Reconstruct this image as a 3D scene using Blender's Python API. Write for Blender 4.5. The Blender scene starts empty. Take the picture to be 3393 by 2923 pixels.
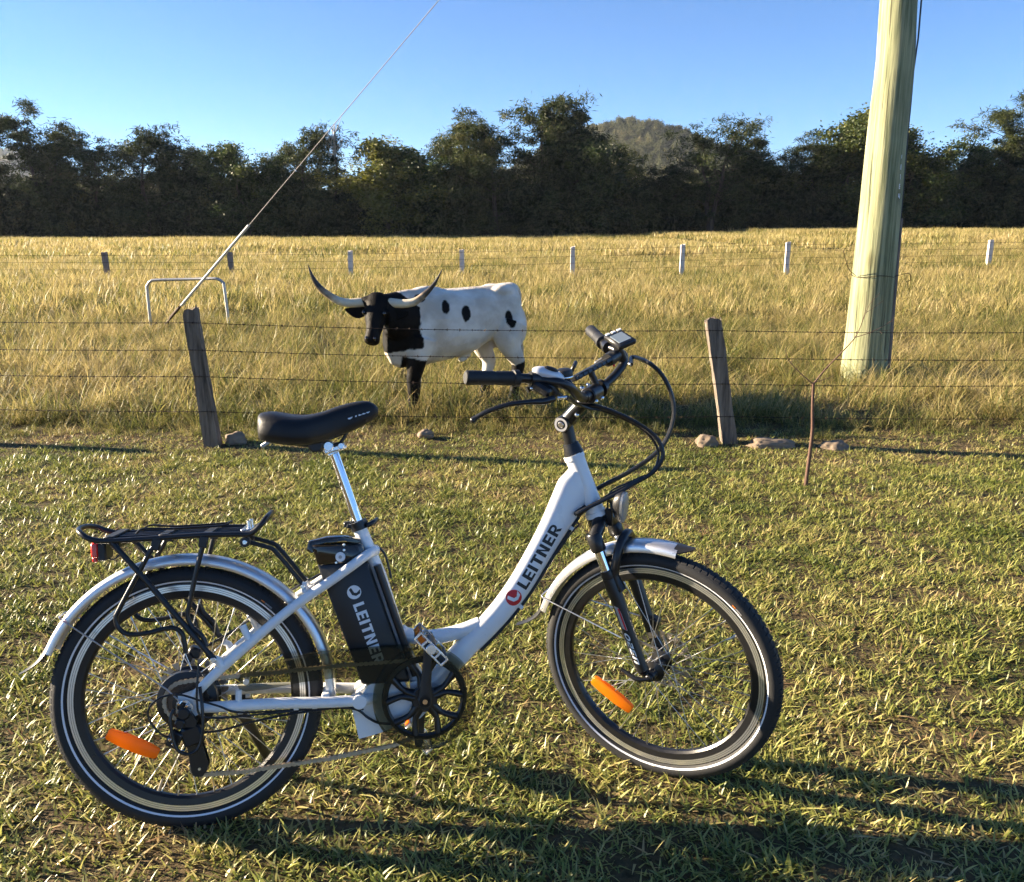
import bpy, bmesh, math, random
import numpy as np
from mathutils import Matrix, Vector, noise as mnoise

random.seed(7)
rng = np.random.default_rng(11)
PI = math.pi
scene = bpy.context.scene
COL = scene.collection

# ------------------------------------------------------------------ camera
CAM_H, PITCH, FOCAL = 1.4835, 0.2385, 2950.0 / 3393.0
cam_d = bpy.data.cameras.new('camera')
cam = bpy.data.objects.new('camera', cam_d); COL.objects.link(cam)
cam_d.sensor_fit = 'HORIZONTAL'; cam_d.sensor_width = 36.0; cam_d.lens = 36.0 * FOCAL
cam_d.clip_start = 0.05; cam_d.clip_end = 6000.0
cam.location = (0, 0, CAM_H); cam.rotation_euler = (PI / 2 - PITCH, 0, 0)
scene.camera = cam

# ------------------------------------------------------------------ sky, sun, exposure
SUN_ELEV, SUN_AZ = math.radians(16.0), math.radians(-79.0)      # azimuth clockwise from +Y
world = bpy.data.worlds.new('World'); scene.world = world; world.use_nodes = True
wn = world.node_tree; wn.nodes.clear()
w_out = wn.nodes.new('ShaderNodeOutputWorld'); w_bg = wn.nodes.new('ShaderNodeBackground')
sky = wn.nodes.new('ShaderNodeTexSky'); sky.sky_type = 'NISHITA'; sky.sun_disc = False
sky.sun_elevation = SUN_ELEV; sky.sun_rotation = SUN_AZ
sky.altitude = 0; sky.air_density = 0.68; sky.dust_density = 0.0; sky.ozone_density = 5.4
w_bg.inputs['Strength'].default_value = 0.05
wn.links.new(sky.outputs[0], w_bg.inputs['Color']); wn.links.new(w_bg.outputs[0], w_out.inputs['Surface'])
sun_d = bpy.data.lights.new('sun', 'SUN'); sun = bpy.data.objects.new('sun', sun_d); COL.objects.link(sun)
sun_d.energy = 5.0; sun_d.angle = math.radians(0.55); sun_d.color = (1.0, 0.83, 0.60)
to_sun = Vector((math.sin(SUN_AZ) * math.cos(SUN_ELEV), math.cos(SUN_AZ) * math.cos(SUN_ELEV), math.sin(SUN_ELEV)))
sun.rotation_euler = to_sun.to_track_quat('Z', 'Y').to_euler()
sun.location = to_sun * 50
scene.view_settings.view_transform = 'Standard'; scene.view_settings.look = 'None'
scene.view_settings.gamma = 1.0; scene.view_settings.use_curve_mapping = False
scene.view_settings.exposure = 2.3
scene.render.engine = 'CYCLES'
cy = scene.cycles
cy.use_denoising = True
try: cy.denoiser = 'OPENIMAGEDENOISE'
except Exception: pass
cy.use_adaptive_sampling = True; cy.adaptive_threshold = .02
cy.max_bounces = 5; cy.diffuse_bounces = 2; cy.glossy_bounces = 3; cy.transmission_bounces = 4
cy.transparent_max_bounces = 8; cy.caustics_reflective = False; cy.caustics_refractive = False
cy.sample_clamp_indirect = 4.0; cy.use_light_tree = False

# ------------------------------------------------------------------ helpers
def tag(o, label=None, cat=None, group=None, kind=None):
    if label: o['label'] = label
    if cat: o['category'] = cat
    if group: o['group'] = group
    if kind: o['kind'] = kind
    return o

def empty(name, loc=(0, 0, 0), label=None, cat=None, group=None):
    o = bpy.data.objects.new(name, None); COL.objects.link(o); o.location = loc
    o.empty_display_size = 0.1
    return tag(o, label, cat, group)

def spline(pts, n=8, closed=False):
    P = [np.array(p, float) for p in pts]; out = []
    m = len(P)
    if m < 3 and not closed: return np.array(P)
    rg = range(m) if closed else range(m - 1)
    for i in rg:
        p1, p2 = P[i], P[(i + 1) % m]
        p0 = P[i - 1] if (i > 0 or closed) else 2 * p1 - p2
        p3 = P[(i + 2) % m] if (i + 2 < m or closed) else 2 * p2 - p1
        for k in range(n):
            t = k / n
            out.append(0.5 * ((2 * p1) + (-p0 + p2) * t + (2 * p0 - 5 * p1 + 4 * p2 - p3) * t * t + (-p0 + 3 * p1 - 3 * p2 + p3) * t ** 3))
    if not closed: out.append(P[-1])
    return np.array(out)

class MB:
    def __init__(s): s.v = []; s.f = []; s.n = 0
    def add(s, v, f):
        v = np.asarray(v, float).reshape(-1, 3); b = s.n
        s.v.append(v); s.f += [tuple(int(i) + b for i in q) for q in f]; s.n += len(v); return s
    def box(s, c, size, R=None, bev=0.0):
        hx, hy, hz = [a / 2 for a in size]
        if bev > 0:
            b = min(bev, hx * .9, hy * .9, hz * .9); V = []
            for sx in (-1, 1):
                for sy in (-1, 1):
                    for sz in (-1, 1):
                        V += [(sx * hx, sy * (hy - b), sz * (hz - b)), (sx * (hx - b), sy * hy, sz * (hz - b)), (sx * (hx - b), sy * (hy - b), sz * hz)]
            V = np.array(V)
            ix = lambda sx, sy, sz, k: ((sx > 0) * 4 + (sy > 0) * 2 + (sz > 0)) * 3 + k
            F = []
            for sg in (-1, 1):
                a = [ix(sg, -1, -1, 0), ix(sg, 1, -1, 0), ix(sg, 1, 1, 0), ix(sg, -1, 1, 0)]; F.append(a if sg > 0 else a[::-1])
                a = [ix(-1, sg, -1, 1), ix(-1, sg, 1, 1), ix(1, sg, 1, 1), ix(1, sg, -1, 1)]; F.append(a if sg > 0 else a[::-1])
                a = [ix(-1, -1, sg, 2), ix(1, -1, sg, 2), ix(1, 1, sg, 2), ix(-1, 1, sg, 2)]; F.append(a if sg > 0 else a[::-1])
            for a in (-1, 1):
                for b2 in (-1, 1):
                    F.append([ix(a, b2, -1, 0), ix(a, b2, -1, 1), ix(a, b2, 1, 1), ix(a, b2, 1, 0)][::(-1 if a * b2 < 0 else 1)])
                    F.append([ix(a, -1, b2, 0), ix(a, 1, b2, 0), ix(a, 1, b2, 2), ix(a, -1, b2, 2)][::(-1 if a * b2 < 0 else 1)])
                    F.append([ix(-1, a, b2, 1), ix(-1, a, b2, 2), ix(1, a, b2, 2), ix(1, a, b2, 1)][::(-1 if a * b2 < 0 else 1)])
                    for c2 in (-1, 1):
                        F.append([ix(a, b2, c2, 0), ix(a, b2, c2, 1), ix(a, b2, c2, 2)][::(1 if a * b2 * c2 > 0 else -1)])
        else:
            V = np.array([(x, y, z) for x in (-hx, hx) for y in (-hy, hy) for z in (-hz, hz)])
            F = [(0, 1, 3, 2), (4, 6, 7, 5), (0, 4, 5, 1), (2, 3, 7, 6), (0, 2, 6, 4), (1, 5, 7, 3)]
        if R is not None: V = V @ np.array(R).T
        return s.add(V + np.array(c), F)
    def tube(s, pts, r, n=10, caps=True, closed=False, sm=0, ax=None):
        P = spline(pts, sm, closed) if sm else np.array(pts, float)
        m = len(P)
        if np.isscalar(r): rr = np.full(m, r)
        else:
            r = np.array(r, float); rr = np.interp(np.linspace(0, 1, m), np.linspace(0, 1, len(r)), r)
        T = np.zeros_like(P)
        for i in range(m):
            a = P[(i - 1) % m] if (closed or i > 0) else P[i]; b = P[(i + 1) % m] if (closed or i < m - 1) else P[i]
            T[i] = (b - a) / (np.linalg.norm(b - a) + 1e-12)
        up = np.array([0, 1., 0]) if abs(T[0][1]) < .9 else np.array([1., 0, 0])
        N = np.cross(T[0], up); N /= np.linalg.norm(N)
        V = []; th = np.arange(n) * 2 * PI / n
        for i in range(m):
            N = N - T[i] * (N @ T[i]); N /= (np.linalg.norm(N) + 1e-12); B = np.cross(T[i], N)
            V.append(P[i] + rr[i] * (np.cos(th)[:, None] * N + np.sin(th)[:, None] * B))
        V = np.concatenate(V); F = []
        for i in range(m if closed else m - 1):
            j = (i + 1) % m
            for k in range(n):
                k2 = (k + 1) % n; F.append((i * n + k, i * n + k2, j * n + k2, j * n + k))
        if caps and not closed:
            F.append(tuple(range(n - 1, -1, -1))); F.append(tuple((m - 1) * n + k for k in range(n)))
        return s.add(V, F)
    def lathe(s, prof, c=(0, 0, 0), n=64, axis='Y', closed=True, R=None):
        # prof: list of (radius, axial); ring around the axis
        th = np.arange(n) * 2 * PI / n; m = len(prof); V = []
        for (r, a) in prof:
            if axis == 'Y': V.append(np.stack([r * np.cos(th), np.full(n, a), r * np.sin(th)], 1))
            elif axis == 'Z': V.append(np.stack([r * np.cos(th), r * np.sin(th), np.full(n, a)], 1))
            else: V.append(np.stack([np.full(n, a), r * np.cos(th), r * np.sin(th)], 1))
        V = np.concatenate(V); F = []
        for i in range(m if closed else m - 1):
            j = (i + 1) % m
            for k in range(n):
                k2 = (k + 1) % n; F.append((i * n + k, j * n + k, j * n + k2, i * n + k2))
        if R is not None: V = V @ np.array(R).T
        return s.add(V + np.array(c), F)
    def disc(s, p0, p1, r, n=20, bev=.0):
        p0 = np.array(p0, float); p1 = np.array(p1, float); d = p1 - p0; L = np.linalg.norm(d); d /= L
        if bev > 0: return s.tube([p0, p0 + d * bev, p1 - d * bev, p1], [r - bev, r, r, r - bev], n)
        return s.tube([p0, p1], r, n)
    def poly(s, pts, y0, y1):
        # polygon in XZ extruded in Y
        n = len(pts); V = [(x, y0, z) for x, z in pts] + [(x, y1, z) for x, z in pts]
        F = [tuple(range(n)), tuple(range(2 * n - 1, n - 1, -1))] + [(i, i + n, (i + 1) % n + n, (i + 1) % n) for i in range(n)]
        return s.add(V, F)
    def ball(s, c, r, n=12, m=8):
        r = np.array([r, r, r]) if np.isscalar(r) else np.array(r); V = []; F = []
        for i in range(m + 1):
            a = PI * i / m
            for k in range(n):
                b = 2 * PI * k / n; V.append((math.sin(a) * math.cos(b), math.sin(a) * math.sin(b), math.cos(a)))
        for i in range(m):
            for k in range(n): F.append((i * n + k, (i + 1) * n + k, (i + 1) * n + (k + 1) % n, i * n + (k + 1) % n))
        return s.add(np.array(V) * r + np.array(c), F)
    def mesh(s, name, mat, smooth=True, ang=40):
        me = bpy.data.meshes.new(name)
        me.from_pydata(np.concatenate(s.v).tolist(), [], s.f); me.validate(); me.update()
        bm = bmesh.new(); bm.from_mesh(me); bmesh.ops.recalc_face_normals(bm, faces=bm.faces); bm.to_mesh(me); bm.free()
        if mat: me.materials.append(mat)
        if smooth:
            me.shade_smooth(); me.set_sharp_from_angle(angle=math.radians(ang))
        return me
    def build(s, name, mat, parent=None, mtx=None, smooth=True, ang=40):
        o = bpy.data.objects.new(name, s.mesh(name, mat, smooth, ang)); COL.objects.link(o)
        if parent: o.parent = parent
        if mtx is not None: o.matrix_local = mtx
        return o

def inst(name, me, parent, mtx=None):
    o = bpy.data.objects.new(name, me); COL.objects.link(o); o.parent = parent
    if mtx is not None: o.matrix_local = mtx
    return o

# ------------------------------------------------------------------ materials
def nodes_of(name):
    m = bpy.data.materials.new(name); m.use_nodes = True
    nt = m.node_tree; return m, nt, nt.nodes['Principled BSDF']

def mat(name, col, rough=.5, metal=0., spec=.5, var=.0, scale=30., bump=0., bscale=200., coat=0., trans=0., alpha=1., sheen=0., emis=None):
    m, nt, b = nodes_of(name)
    b.inputs['Base Color'].default_value = (*col, 1); b.inputs['Roughness'].default_value = rough
    b.inputs['Metallic'].default_value = metal; b.inputs['Specular IOR Level'].default_value = spec
    b.inputs['Coat Weight'].default_value = coat; b.inputs['Transmission Weight'].default_value = trans
    b.inputs['Alpha'].default_value = alpha
    if sheen: b.inputs['Sheen Weight'].default_value = sheen
    tc = nt.nodes.new('ShaderNodeTexCoord')
    if var:
        nz = nt.nodes.new('ShaderNodeTexNoise'); nz.inputs['Scale'].default_value = scale; nz.inputs['Detail'].default_value = 5
        nt.links.new(tc.outputs['Object'], nz.inputs['Vector'])
        mx = nt.nodes.new('ShaderNodeMix'); mx.data_type = 'RGBA'
        mx.inputs[6].default_value = (*[c * (1 - var) for c in col], 1); mx.inputs[7].default_value = (*[min(1, c * (1 + var)) for c in col], 1)
        nt.links.new(nz.outputs['Fac'], mx.inputs[0]); nt.links.new(mx.outputs[2], b.inputs['Base Color'])
        mr = nt.nodes.new('ShaderNodeMapRange'); mr.inputs[3].default_value = max(.02, rough - .1); mr.inputs[4].default_value = min(1, rough + .12)
        nt.links.new(nz.outputs['Fac'], mr.inputs[0]); nt.links.new(mr.outputs[0], b.inputs['Roughness'])
    if bump:
        n2 = nt.nodes.new('ShaderNodeTexNoise'); n2.inputs['Scale'].default_value = bscale; n2.inputs['Detail'].default_value = 3
        nt.links.new(tc.outputs['Object'], n2.inputs['Vector'])
        bp = nt.nodes.new('ShaderNodeBump'); bp.inputs['Strength'].default_value = bump; bp.inputs['Distance'].default_value = .002
        nt.links.new(n2.outputs['Fac'], bp.inputs['Height']); nt.links.new(bp.outputs[0], b.inputs['Normal'])
    return m

M = {}
M['white'] = mat('white_paint', (.80, .80, .79), .28, coat=.5, var=.03, scale=14)
M['black'] = mat('black_satin_paint', (.012, .012, .013), .32, var=.25, scale=40)
M['black_plastic'] = mat('black_plastic', (.014, .014, .015), .42, bump=.15, bscale=600)
M['rubber'] = mat('tyre_rubber', (.016, .016, .017), .72, var=.4, scale=25, bump=.25, bscale=500)
M['grip'] = mat('grip_rubber', (.012, .012, .013), .55, bump=.3, bscale=900)
M['vinyl'] = mat('saddle_vinyl', (.010, .010, .011), .46, spec=.35, bump=.35, bscale=700)
M['alu'] = mat('polished_aluminium', (.80, .80, .80), .25, metal=1., var=.06, scale=20)
M['fender'] = mat('brushed_aluminium', (.74, .74, .74), .34, metal=.9, var=.06, scale=9)
M['chrome'] = mat('chrome', (.85, .85, .85), .08, metal=1.)
M['steel'] = mat('steel_wire', (.60, .60, .60), .3, metal=1.)
M['rim_silver'] = mat('machined_rim', (.82, .82, .80), .28, metal=.85)
M['reflective'] = mat('reflective_stripe', (.75, .76, .80), .35)
M['chain'] = mat('bronze_chain', (.46, .39, .29), .38, metal=.6, var=.3, scale=150)
M['cassette'] = mat('dark_cassette', (.12, .09, .07), .42, metal=.8, var=.3, scale=80)
M['rotor'] = mat('rotor_steel', (.40, .36, .31), .35, metal=.9, var=.2, scale=60)
M['amber'] = mat('amber_reflector', (.95, .27, .012), .22, bump=.5, bscale=500)
M['amber'].node_tree.nodes['Principled BSDF'].inputs['Emission Strength'].default_value = 0
_a = M['amber'].node_tree; _t = _a.nodes.new('ShaderNodeBsdfTranslucent'); _t.inputs[0].default_value = (1, .42, .02, 1); _m = _a.nodes.new('ShaderNodeMixShader'); _m.inputs[0].default_value = .55
_a.links.new(_a.nodes['Principled BSDF'].outputs[0], _m.inputs[1]); _a.links.new(_t.outputs[0], _m.inputs[2]); _a.links.new(_m.outputs[0], _a.nodes['Material Output'].inputs['Surface'])
M['red'] = mat('red_lens', (.80, .016, .012), .18, coat=.5)
M['red_print'] = mat('red_print', (.60, .012, .02), .35)
M['white_print'] = mat('white_print', (.78, .79, .80), .4)
M['black_print'] = mat('black_print', (.014, .014, .015), .4)
M['grey_print'] = mat('grey_print', (.35, .35, .36), .4)
M['orange_print'] = mat('orange_print', (.62, .17, .02), .5)
M['battery'] = mat('battery_case', (.014, .015, .017), .38, var=.2, scale=30)
M['cap_brown'] = mat('smoky_battery_cap', (.020, .015, .009), .12, coat=.6)
M['lens'] = mat('clear_lens', (.34, .35, .36), .12, metal=.35, bump=.6, bscale=260)
M['screen'] = mat('display_glass', (.16, .20, .24), .10, coat=.8)
M['button'] = mat('pale_button', (.65, .65, .64), .4)
M['silver_plastic'] = mat('silver_plastic', (.66, .67, .69), .28, metal=.15, coat=.4)
def smoke_plastic():
    m, nt, b = nodes_of('smoky_clear_plastic')
    b.inputs['Base Color'].default_value = (.05, .05, .035, 1); b.inputs['Roughness'].default_value = .12
    tr = nt.nodes.new('ShaderNodeBsdfTransparent'); tr.inputs[0].default_value = (.55, .54, .42, 1)
    mx = nt.nodes.new('ShaderNodeMixShader'); mx.inputs[0].default_value = .34
    nt.links.new(tr.outputs[0], mx.inputs[1]); nt.links.new(b.outputs[0], mx.inputs[2])
    nt.links.new(mx.outputs[0], nt.nodes['Material Output'].inputs['Surface']); return m
M['smoke'] = smoke_plastic()

def wood_mat(name, dark, light, stretch=(18, 18, 1.2), rough=.85, bump=.5):
    m, nt, b = nodes_of(name)
    tc = nt.nodes.new('ShaderNodeTexCoord'); mp = nt.nodes.new('ShaderNodeMapping'); mp.inputs['Scale'].default_value = stretch
    nz = nt.nodes.new('ShaderNodeTexNoise'); nz.inputs['Scale'].default_value = 2.2; nz.inputs['Detail'].default_value = 8; nz.inputs['Roughness'].default_value = .65
    big = nt.nodes.new('ShaderNodeTexNoise'); big.inputs['Scale'].default_value = 1.6; big.inputs['Detail'].default_value = 3
    nt.links.new(tc.outputs['Object'], mp.inputs['Vector']); nt.links.new(mp.outputs[0], nz.inputs['Vector']); nt.links.new(tc.outputs['Object'], big.inputs['Vector'])
    cr = nt.nodes.new('ShaderNodeValToRGB'); cr.color_ramp.elements[0].position = .34; cr.color_ramp.elements[1].position = .66
    cr.color_ramp.elements[0].color = (*dark, 1); cr.color_ramp.elements[1].color = (*light, 1)
    nt.links.new(nz.outputs['Fac'], cr.inputs['Fac'])
    mx = nt.nodes.new('ShaderNodeMix'); mx.data_type = 'RGBA'; mx.blend_type = 'MULTIPLY'; mx.inputs[0].default_value = .45
    cr2 = nt.nodes.new('ShaderNodeValToRGB'); cr2.color_ramp.elements[0].position = .35; cr2.color_ramp.elements[1].position = .65
    cr2.color_ramp.elements[0].color = (.55, .52, .5, 1); cr2.color_ramp.elements[1].color = (1, 1, 1, 1)
    nt.links.new(big.outputs['Fac'], cr2.inputs['Fac']); nt.links.new(cr.outputs[0], mx.inputs[6]); nt.links.new(cr2.outputs[0], mx.inputs[7])
    nt.links.new(mx.outputs[2], b.inputs['Base Color']); b.inputs['Roughness'].default_value = rough
    bp = nt.nodes.new('ShaderNodeBump'); bp.inputs['Strength'].default_value = bump; bp.inputs['Distance'].default_value = .01
    nt.links.new(nz.outputs['Fac'], bp.inputs['Height']); nt.links.new(bp.outputs[0], b.inputs['Normal'])
    return m
M['post'] = wood_mat('weathered_hardwood', (.055, .042, .032), (.27, .215, .165), bump=.9)
M['pole'] = wood_mat('treated_pine_pole', (.17, .20, .10), (.38, .38, .215), stretch=(14, 14, .7), bump=.45)
def pole_mat():
    m = wood_mat('treated_pine_pole', (.13, .155, .075), (.40, .40, .22), stretch=(16, 16, .55), bump=.7); nt = m.node_tree; b = nt.nodes['Principled BSDF']
    for nd in nt.nodes:
        if nd.type == 'VALTORGB' and nd.color_ramp.elements[0].position < .345: nd.color_ramp.elements[0].position = .37; nd.color_ramp.elements[1].position = .60
    src = b.inputs['Base Color'].links[0].from_socket; tc = nt.nodes.new('ShaderNodeTexCoord')
    mp = nt.nodes.new('ShaderNodeMapping'); mp.inputs['Scale'].default_value = (26, 26, .45); nt.links.new(tc.outputs['Object'], mp.inputs['Vector'])
    cz = nt.nodes.new('ShaderNodeTexNoise'); cz.inputs['Scale'].default_value = 1.6; cz.inputs['Detail'].default_value = 3; nt.links.new(mp.outputs[0], cz.inputs['Vector'])
    cr = nt.nodes.new('ShaderNodeValToRGB'); e = cr.color_ramp.elements; e[0].position = .335; e[0].color = (.10, .09, .06, 1); e[1].position = .375; e[1].color = (1, 1, 1, 1); nt.links.new(cz.outputs['Fac'], cr.inputs['Fac'])
    vo = nt.nodes.new('ShaderNodeTexVoronoi'); mp2 = nt.nodes.new('ShaderNodeMapping'); mp2.inputs['Scale'].default_value = (3.2, 3.2, 1.3); nt.links.new(tc.outputs['Object'], mp2.inputs['Vector']); nt.links.new(mp2.outputs[0], vo.inputs['Vector']); vo.inputs['Scale'].default_value = 1.0
    ck = nt.nodes.new('ShaderNodeValToRGB'); e = ck.color_ramp.elements; e[0].position = .05; e[0].color = (.35, .30, .20, 1); e[1].position = .16; e[1].color = (1, 1, 1, 1); nt.links.new(vo.outputs['Distance'], ck.inputs['Fac'])
    for c in (cr, ck):
        mx = nt.nodes.new('ShaderNodeMix'); mx.data_type = 'RGBA'; mx.blend_type = 'MULTIPLY'; mx.inputs[0].default_value = .8; nt.links.new(src, mx.inputs[6]); nt.links.new(c.outputs[0], mx.inputs[7]); src = mx.outputs[2]
    nt.links.new(src, b.inputs['Base Color']); return m
M['pole'] = pole_mat()
M['concrete'] = mat('pale_fence_post', (.62, .55, .50), .8, var=.2, scale=6)
M['greypost'] = wood_mat('grey_fence_post', (.12, .10, .09), (.30, .26, .23), bump=.5)
M['wire'] = mat('rusty_wire', (.055, .035, .025), .6, metal=.6, var=.4, scale=30)
M['galv'] = mat('galvanised_pipe', (.42, .41, .39), .45, metal=.7, var=.35, scale=9)
M['guy'] = mat('guy_strand', (.22, .21, .20), .6, metal=.3)
M['guard'] = mat('guy_sleeve', (.50, .50, .46), .5, var=.2, scale=6)
M['rock'] = mat('sandstone_rock', (.20, .15, .105), .9, var=.4, scale=9, bump=1., bscale=40)
M['bark_young'] = mat('sapling_bark', (.10, .052, .035), .8, var=.4, scale=25)

def leafy(name, ramp, attr_kind='INSTANCER', trans=.35, rough=.55, spec=.35, patch=None):
    # ramp: list of (pos, colour); driven by 'tone' of the tuft plus 'shade' of the blade
    m, nt, b = nodes_of(name)
    a1 = nt.nodes.new('ShaderNodeAttribute'); a1.attribute_type = attr_kind; a1.attribute_name = 'tone'
    a2 = nt.nodes.new('ShaderNodeAttribute'); a2.attribute_type = 'GEOMETRY'; a2.attribute_name = 'shade'
    ad = nt.nodes.new('ShaderNodeMath'); ad.operation = 'ADD'
    nt.links.new(a1.outputs['Fac'], ad.inputs[0]); nt.links.new(a2.outputs['Fac'], ad.inputs[1])
    cr = nt.nodes.new('ShaderNodeValToRGB'); el = cr.color_ramp.elements
    while len(el) < len(ramp): el.new(.5)
    for e, (p, c) in zip(el, ramp): e.position = p; e.color = (*c, 1)
    drive = ad.outputs[0]
    if patch:
        # greener and drier areas by place: pairs of (noise scale, amount)
        ge = nt.nodes.new('ShaderNodeNewGeometry')
        for sc_, am in (patch[:2], patch[2:]):
            nz = nt.nodes.new('ShaderNodeTexNoise'); nz.inputs['Scale'].default_value = sc_; nz.inputs['Detail'].default_value = 2; nt.links.new(ge.outputs['Position'], nz.inputs['Vector'])
            ma = nt.nodes.new('ShaderNodeMath'); ma.operation = 'MULTIPLY_ADD'; ma.inputs[1].default_value = am * 2; nt.links.new(nz.outputs['Fac'], ma.inputs[0])
            sb = nt.nodes.new('ShaderNodeMath'); sb.operation = 'SUBTRACT'; sb.inputs[1].default_value = am; nt.links.new(drive, sb.inputs[0]); nt.links.new(sb.outputs[0], ma.inputs[2]); drive = ma.outputs[0]
    nt.links.new(drive, cr.inputs['Fac']); nt.links.new(cr.outputs[0], b.inputs['Base Color'])
    b.inputs['Roughness'].default_value = rough; b.inputs['Specular IOR Level'].default_value = spec
    tl = nt.nodes.new('ShaderNodeBsdfTranslucent'); nt.links.new(cr.outputs[0], tl.inputs['Color'])
    mx = nt.nodes.new('ShaderNodeMixShader'); mx.inputs[0].default_value = trans
    nt.links.new(b.outputs[0], mx.inputs[1]); nt.links.new(tl.outputs[0], mx.inputs[2])
    nt.links.new(mx.outputs[0], nt.nodes['Material Output'].inputs['Surface'])
    return m

# ------------------------------------------------------------------ ground sheet
SOIL = -0.02
def ground_mat():
    m, nt, b = nodes_of('soil_and_thatch')
    tc = nt.nodes.new('ShaderNodeTexCoord')
    n1 = nt.nodes.new('ShaderNodeTexNoise'); n1.inputs['Scale'].default_value = 45; n1.inputs['Detail'].default_value = 8
    n2 = nt.nodes.new('ShaderNodeTexNoise'); n2.inputs['Scale'].default_value = 1.3; n2.inputs['Detail'].default_value = 4
    nt.links.new(tc.outputs['Object'], n1.inputs['Vector']); nt.links.new(tc.outputs['Object'], n2.inputs['Vector'])
    c1 = nt.nodes.new('ShaderNodeValToRGB'); e = c1.color_ramp.elements; e[0].position = .3; e[1].position = .72
    e[0].color = (.022, .016, .010, 1); e[1].color = (.16, .115, .062, 1)
    c2 = nt.nodes.new('ShaderNodeValToRGB'); e = c2.color_ramp.elements; e[0].position = .35; e[1].position = .7
    e[0].color = (.045, .045, .018, 1); e[1].color = (.13, .095, .05, 1)
    nt.links.new(n1.outputs['Fac'], c1.inputs['Fac']); nt.links.new(n2.outputs['Fac'], c2.inputs['Fac'])
    mx = nt.nodes.new('ShaderNodeMix'); mx.data_type = 'RGBA'; mx.inputs[0].default_value = .45
    nt.links.new(c1.outputs[0], mx.inputs[6]); nt.links.new(c2.outputs[0], mx.inputs[7])
    # beyond the trees the sheet is open pasture
    sp = nt.nodes.new('ShaderNodeSeparateXYZ'); nt.links.new(tc.outputs['Object'], sp.inputs[0])
    mr = nt.nodes.new('ShaderNodeMapRange'); mr.inputs[1].default_value = 30; mr.inputs[2].default_value = 60
    nt.links.new(sp.outputs['Y'], mr.inputs[0])
    n3 = nt.nodes.new('ShaderNodeTexNoise'); n3.inputs['Scale'].default_value = .05; n3.inputs['Detail'].default_value = 6
    nt.links.new(tc.outputs['Object'], n3.inputs['Vector'])
    c3 = nt.nodes.new('ShaderNodeValToRGB'); e = c3.color_ramp.elements; e[0].position = .35; e[1].position = .65
    e[0].color = (.13, .13, .05, 1); e[1].color = (.30, .23, .10, 1)
    nt.links.new(n3.outputs['Fac'], c3.inputs['Fac'])
    m2 = nt.nodes.new('ShaderNodeMix'); m2.data_type = 'RGBA'
    nt.links.new(mr.outputs[0], m2.inputs[0]); nt.links.new(mx.outputs[2], m2.inputs[6]); nt.links.new(c3.outputs[0], m2.inputs[7])
    nt.links.new(m2.outputs[2], b.inputs['Base Color']); b.inputs['Roughness'].default_value = .95; b.inputs['Specular IOR Level'].default_value = .1
    bp = nt.nodes.new('ShaderNodeBump'); bp.inputs['Strength'].default_value = .8; bp.inputs['Distance'].default_value = .02
    nt.links.new(n1.outputs['Fac'], bp.inputs['Height']); nt.links.new(bp.outputs[0], b.inputs['Normal'])
    return m
def relief(x, y):
    # gentle swell of the ground; level around the bicycle
    d = math.hypot(x - 0.0, (y - 2.2))
    k = min(1., max(0., (d - 1.6) / 3.0))
    far = min(1., max(0., (y - 12) / 20.))
    z = k * .018 * mnoise.noise((x * .9, y * .9, 3.1)) + far * .22 * mnoise.noise((x * .09, y * .09, 7.7))
    if y > 5.6: z += .05 * min(1, (y - 5.6) / .8) * (.5 + .5 * mnoise.noise((x * .5, y * .5, 1.7)))
    if y > 20: z += .75 * min(1, max(0, (x - 6) / 22.)) * min(1, (y - 20) / 20.)
    return SOIL + z
def build_ground():
    xs = np.concatenate([-np.geomspace(9, 2200, 34)[::-1], np.linspace(-8.6, 8.6, 70), np.geomspace(9, 2200, 34)])
    ys = np.concatenate([[-2200, -900, -300, -100, -40, -15, -6, -2], np.linspace(0, 14, 70), np.geomspace(14.5, 3500, 60)])
    V = [(x, y, relief(x, y) if (abs(x) < 90 and -2 < y < 130) else SOIL) for y in ys for x in xs]
    nx = len(xs); F = [(j * nx + i, j * nx + i + 1, (j + 1) * nx + i + 1, (j + 1) * nx + i) for j in range(len(ys) - 1) for i in range(nx - 1)]
    me = bpy.data.meshes.new('ground'); me.from_pydata(V, [], F); me.materials.append(ground_mat()); me.shade_smooth()
    o = bpy.data.objects.new('ground', me); COL.objects.link(o); o['kind'] = 'structure'; return o
build_ground()

# ------------------------------------------------------------------ the bicycle
# bicycle axes: X forward, Y towards its left (away from the camera), Z up; origin under the rear axle
YAW, LEAN = 0.141, 0.1947
bx = Vector((math.cos(YAW), math.sin(YAW), 0)); by0 = Vector((-math.sin(YAW), math.cos(YAW), 0)); bz0 = Vector((0, 0, 1))
by = by0 * math.cos(LEAN) - bz0 * math.sin(LEAN); bz = by0 * math.sin(LEAN) + bz0 * math.cos(LEAN)
bike = empty('electric_bicycle', (0, 0, 0), 'white step-through electric bicycle with black rear rack leaning on its kickstand on the lawn', 'bicycle')
bike.matrix_world = Matrix(((bx.x, by.x, bz.x, -.816), (bx.y, by.y, bz.y, 1.9959), (bx.z, by.z, bz.z, -.02), (0, 0, 0, 1)))
# steering: turned to the rider's right about the head tube axis
HEAD, STEER, PIV = math.radians(71), 0.6763, Vector((1.05, 0, .83))
ax_up = Vector((-math.cos(HEAD), 0, math.sin(HEAD)))
ST = Matrix.Translation(PIV) @ Matrix.Rotation(-STEER, 4, ax_up) @ Matrix.Translation(-PIV)
R_W, FRONT = .335, Vector((1.2388, 0, .335))
def on_axis(z, off=0.): # point on the steering axis at height z, shifted forward
    return (1.05 + (.83 - z) / math.tan(HEAD) + off, z)

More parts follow.
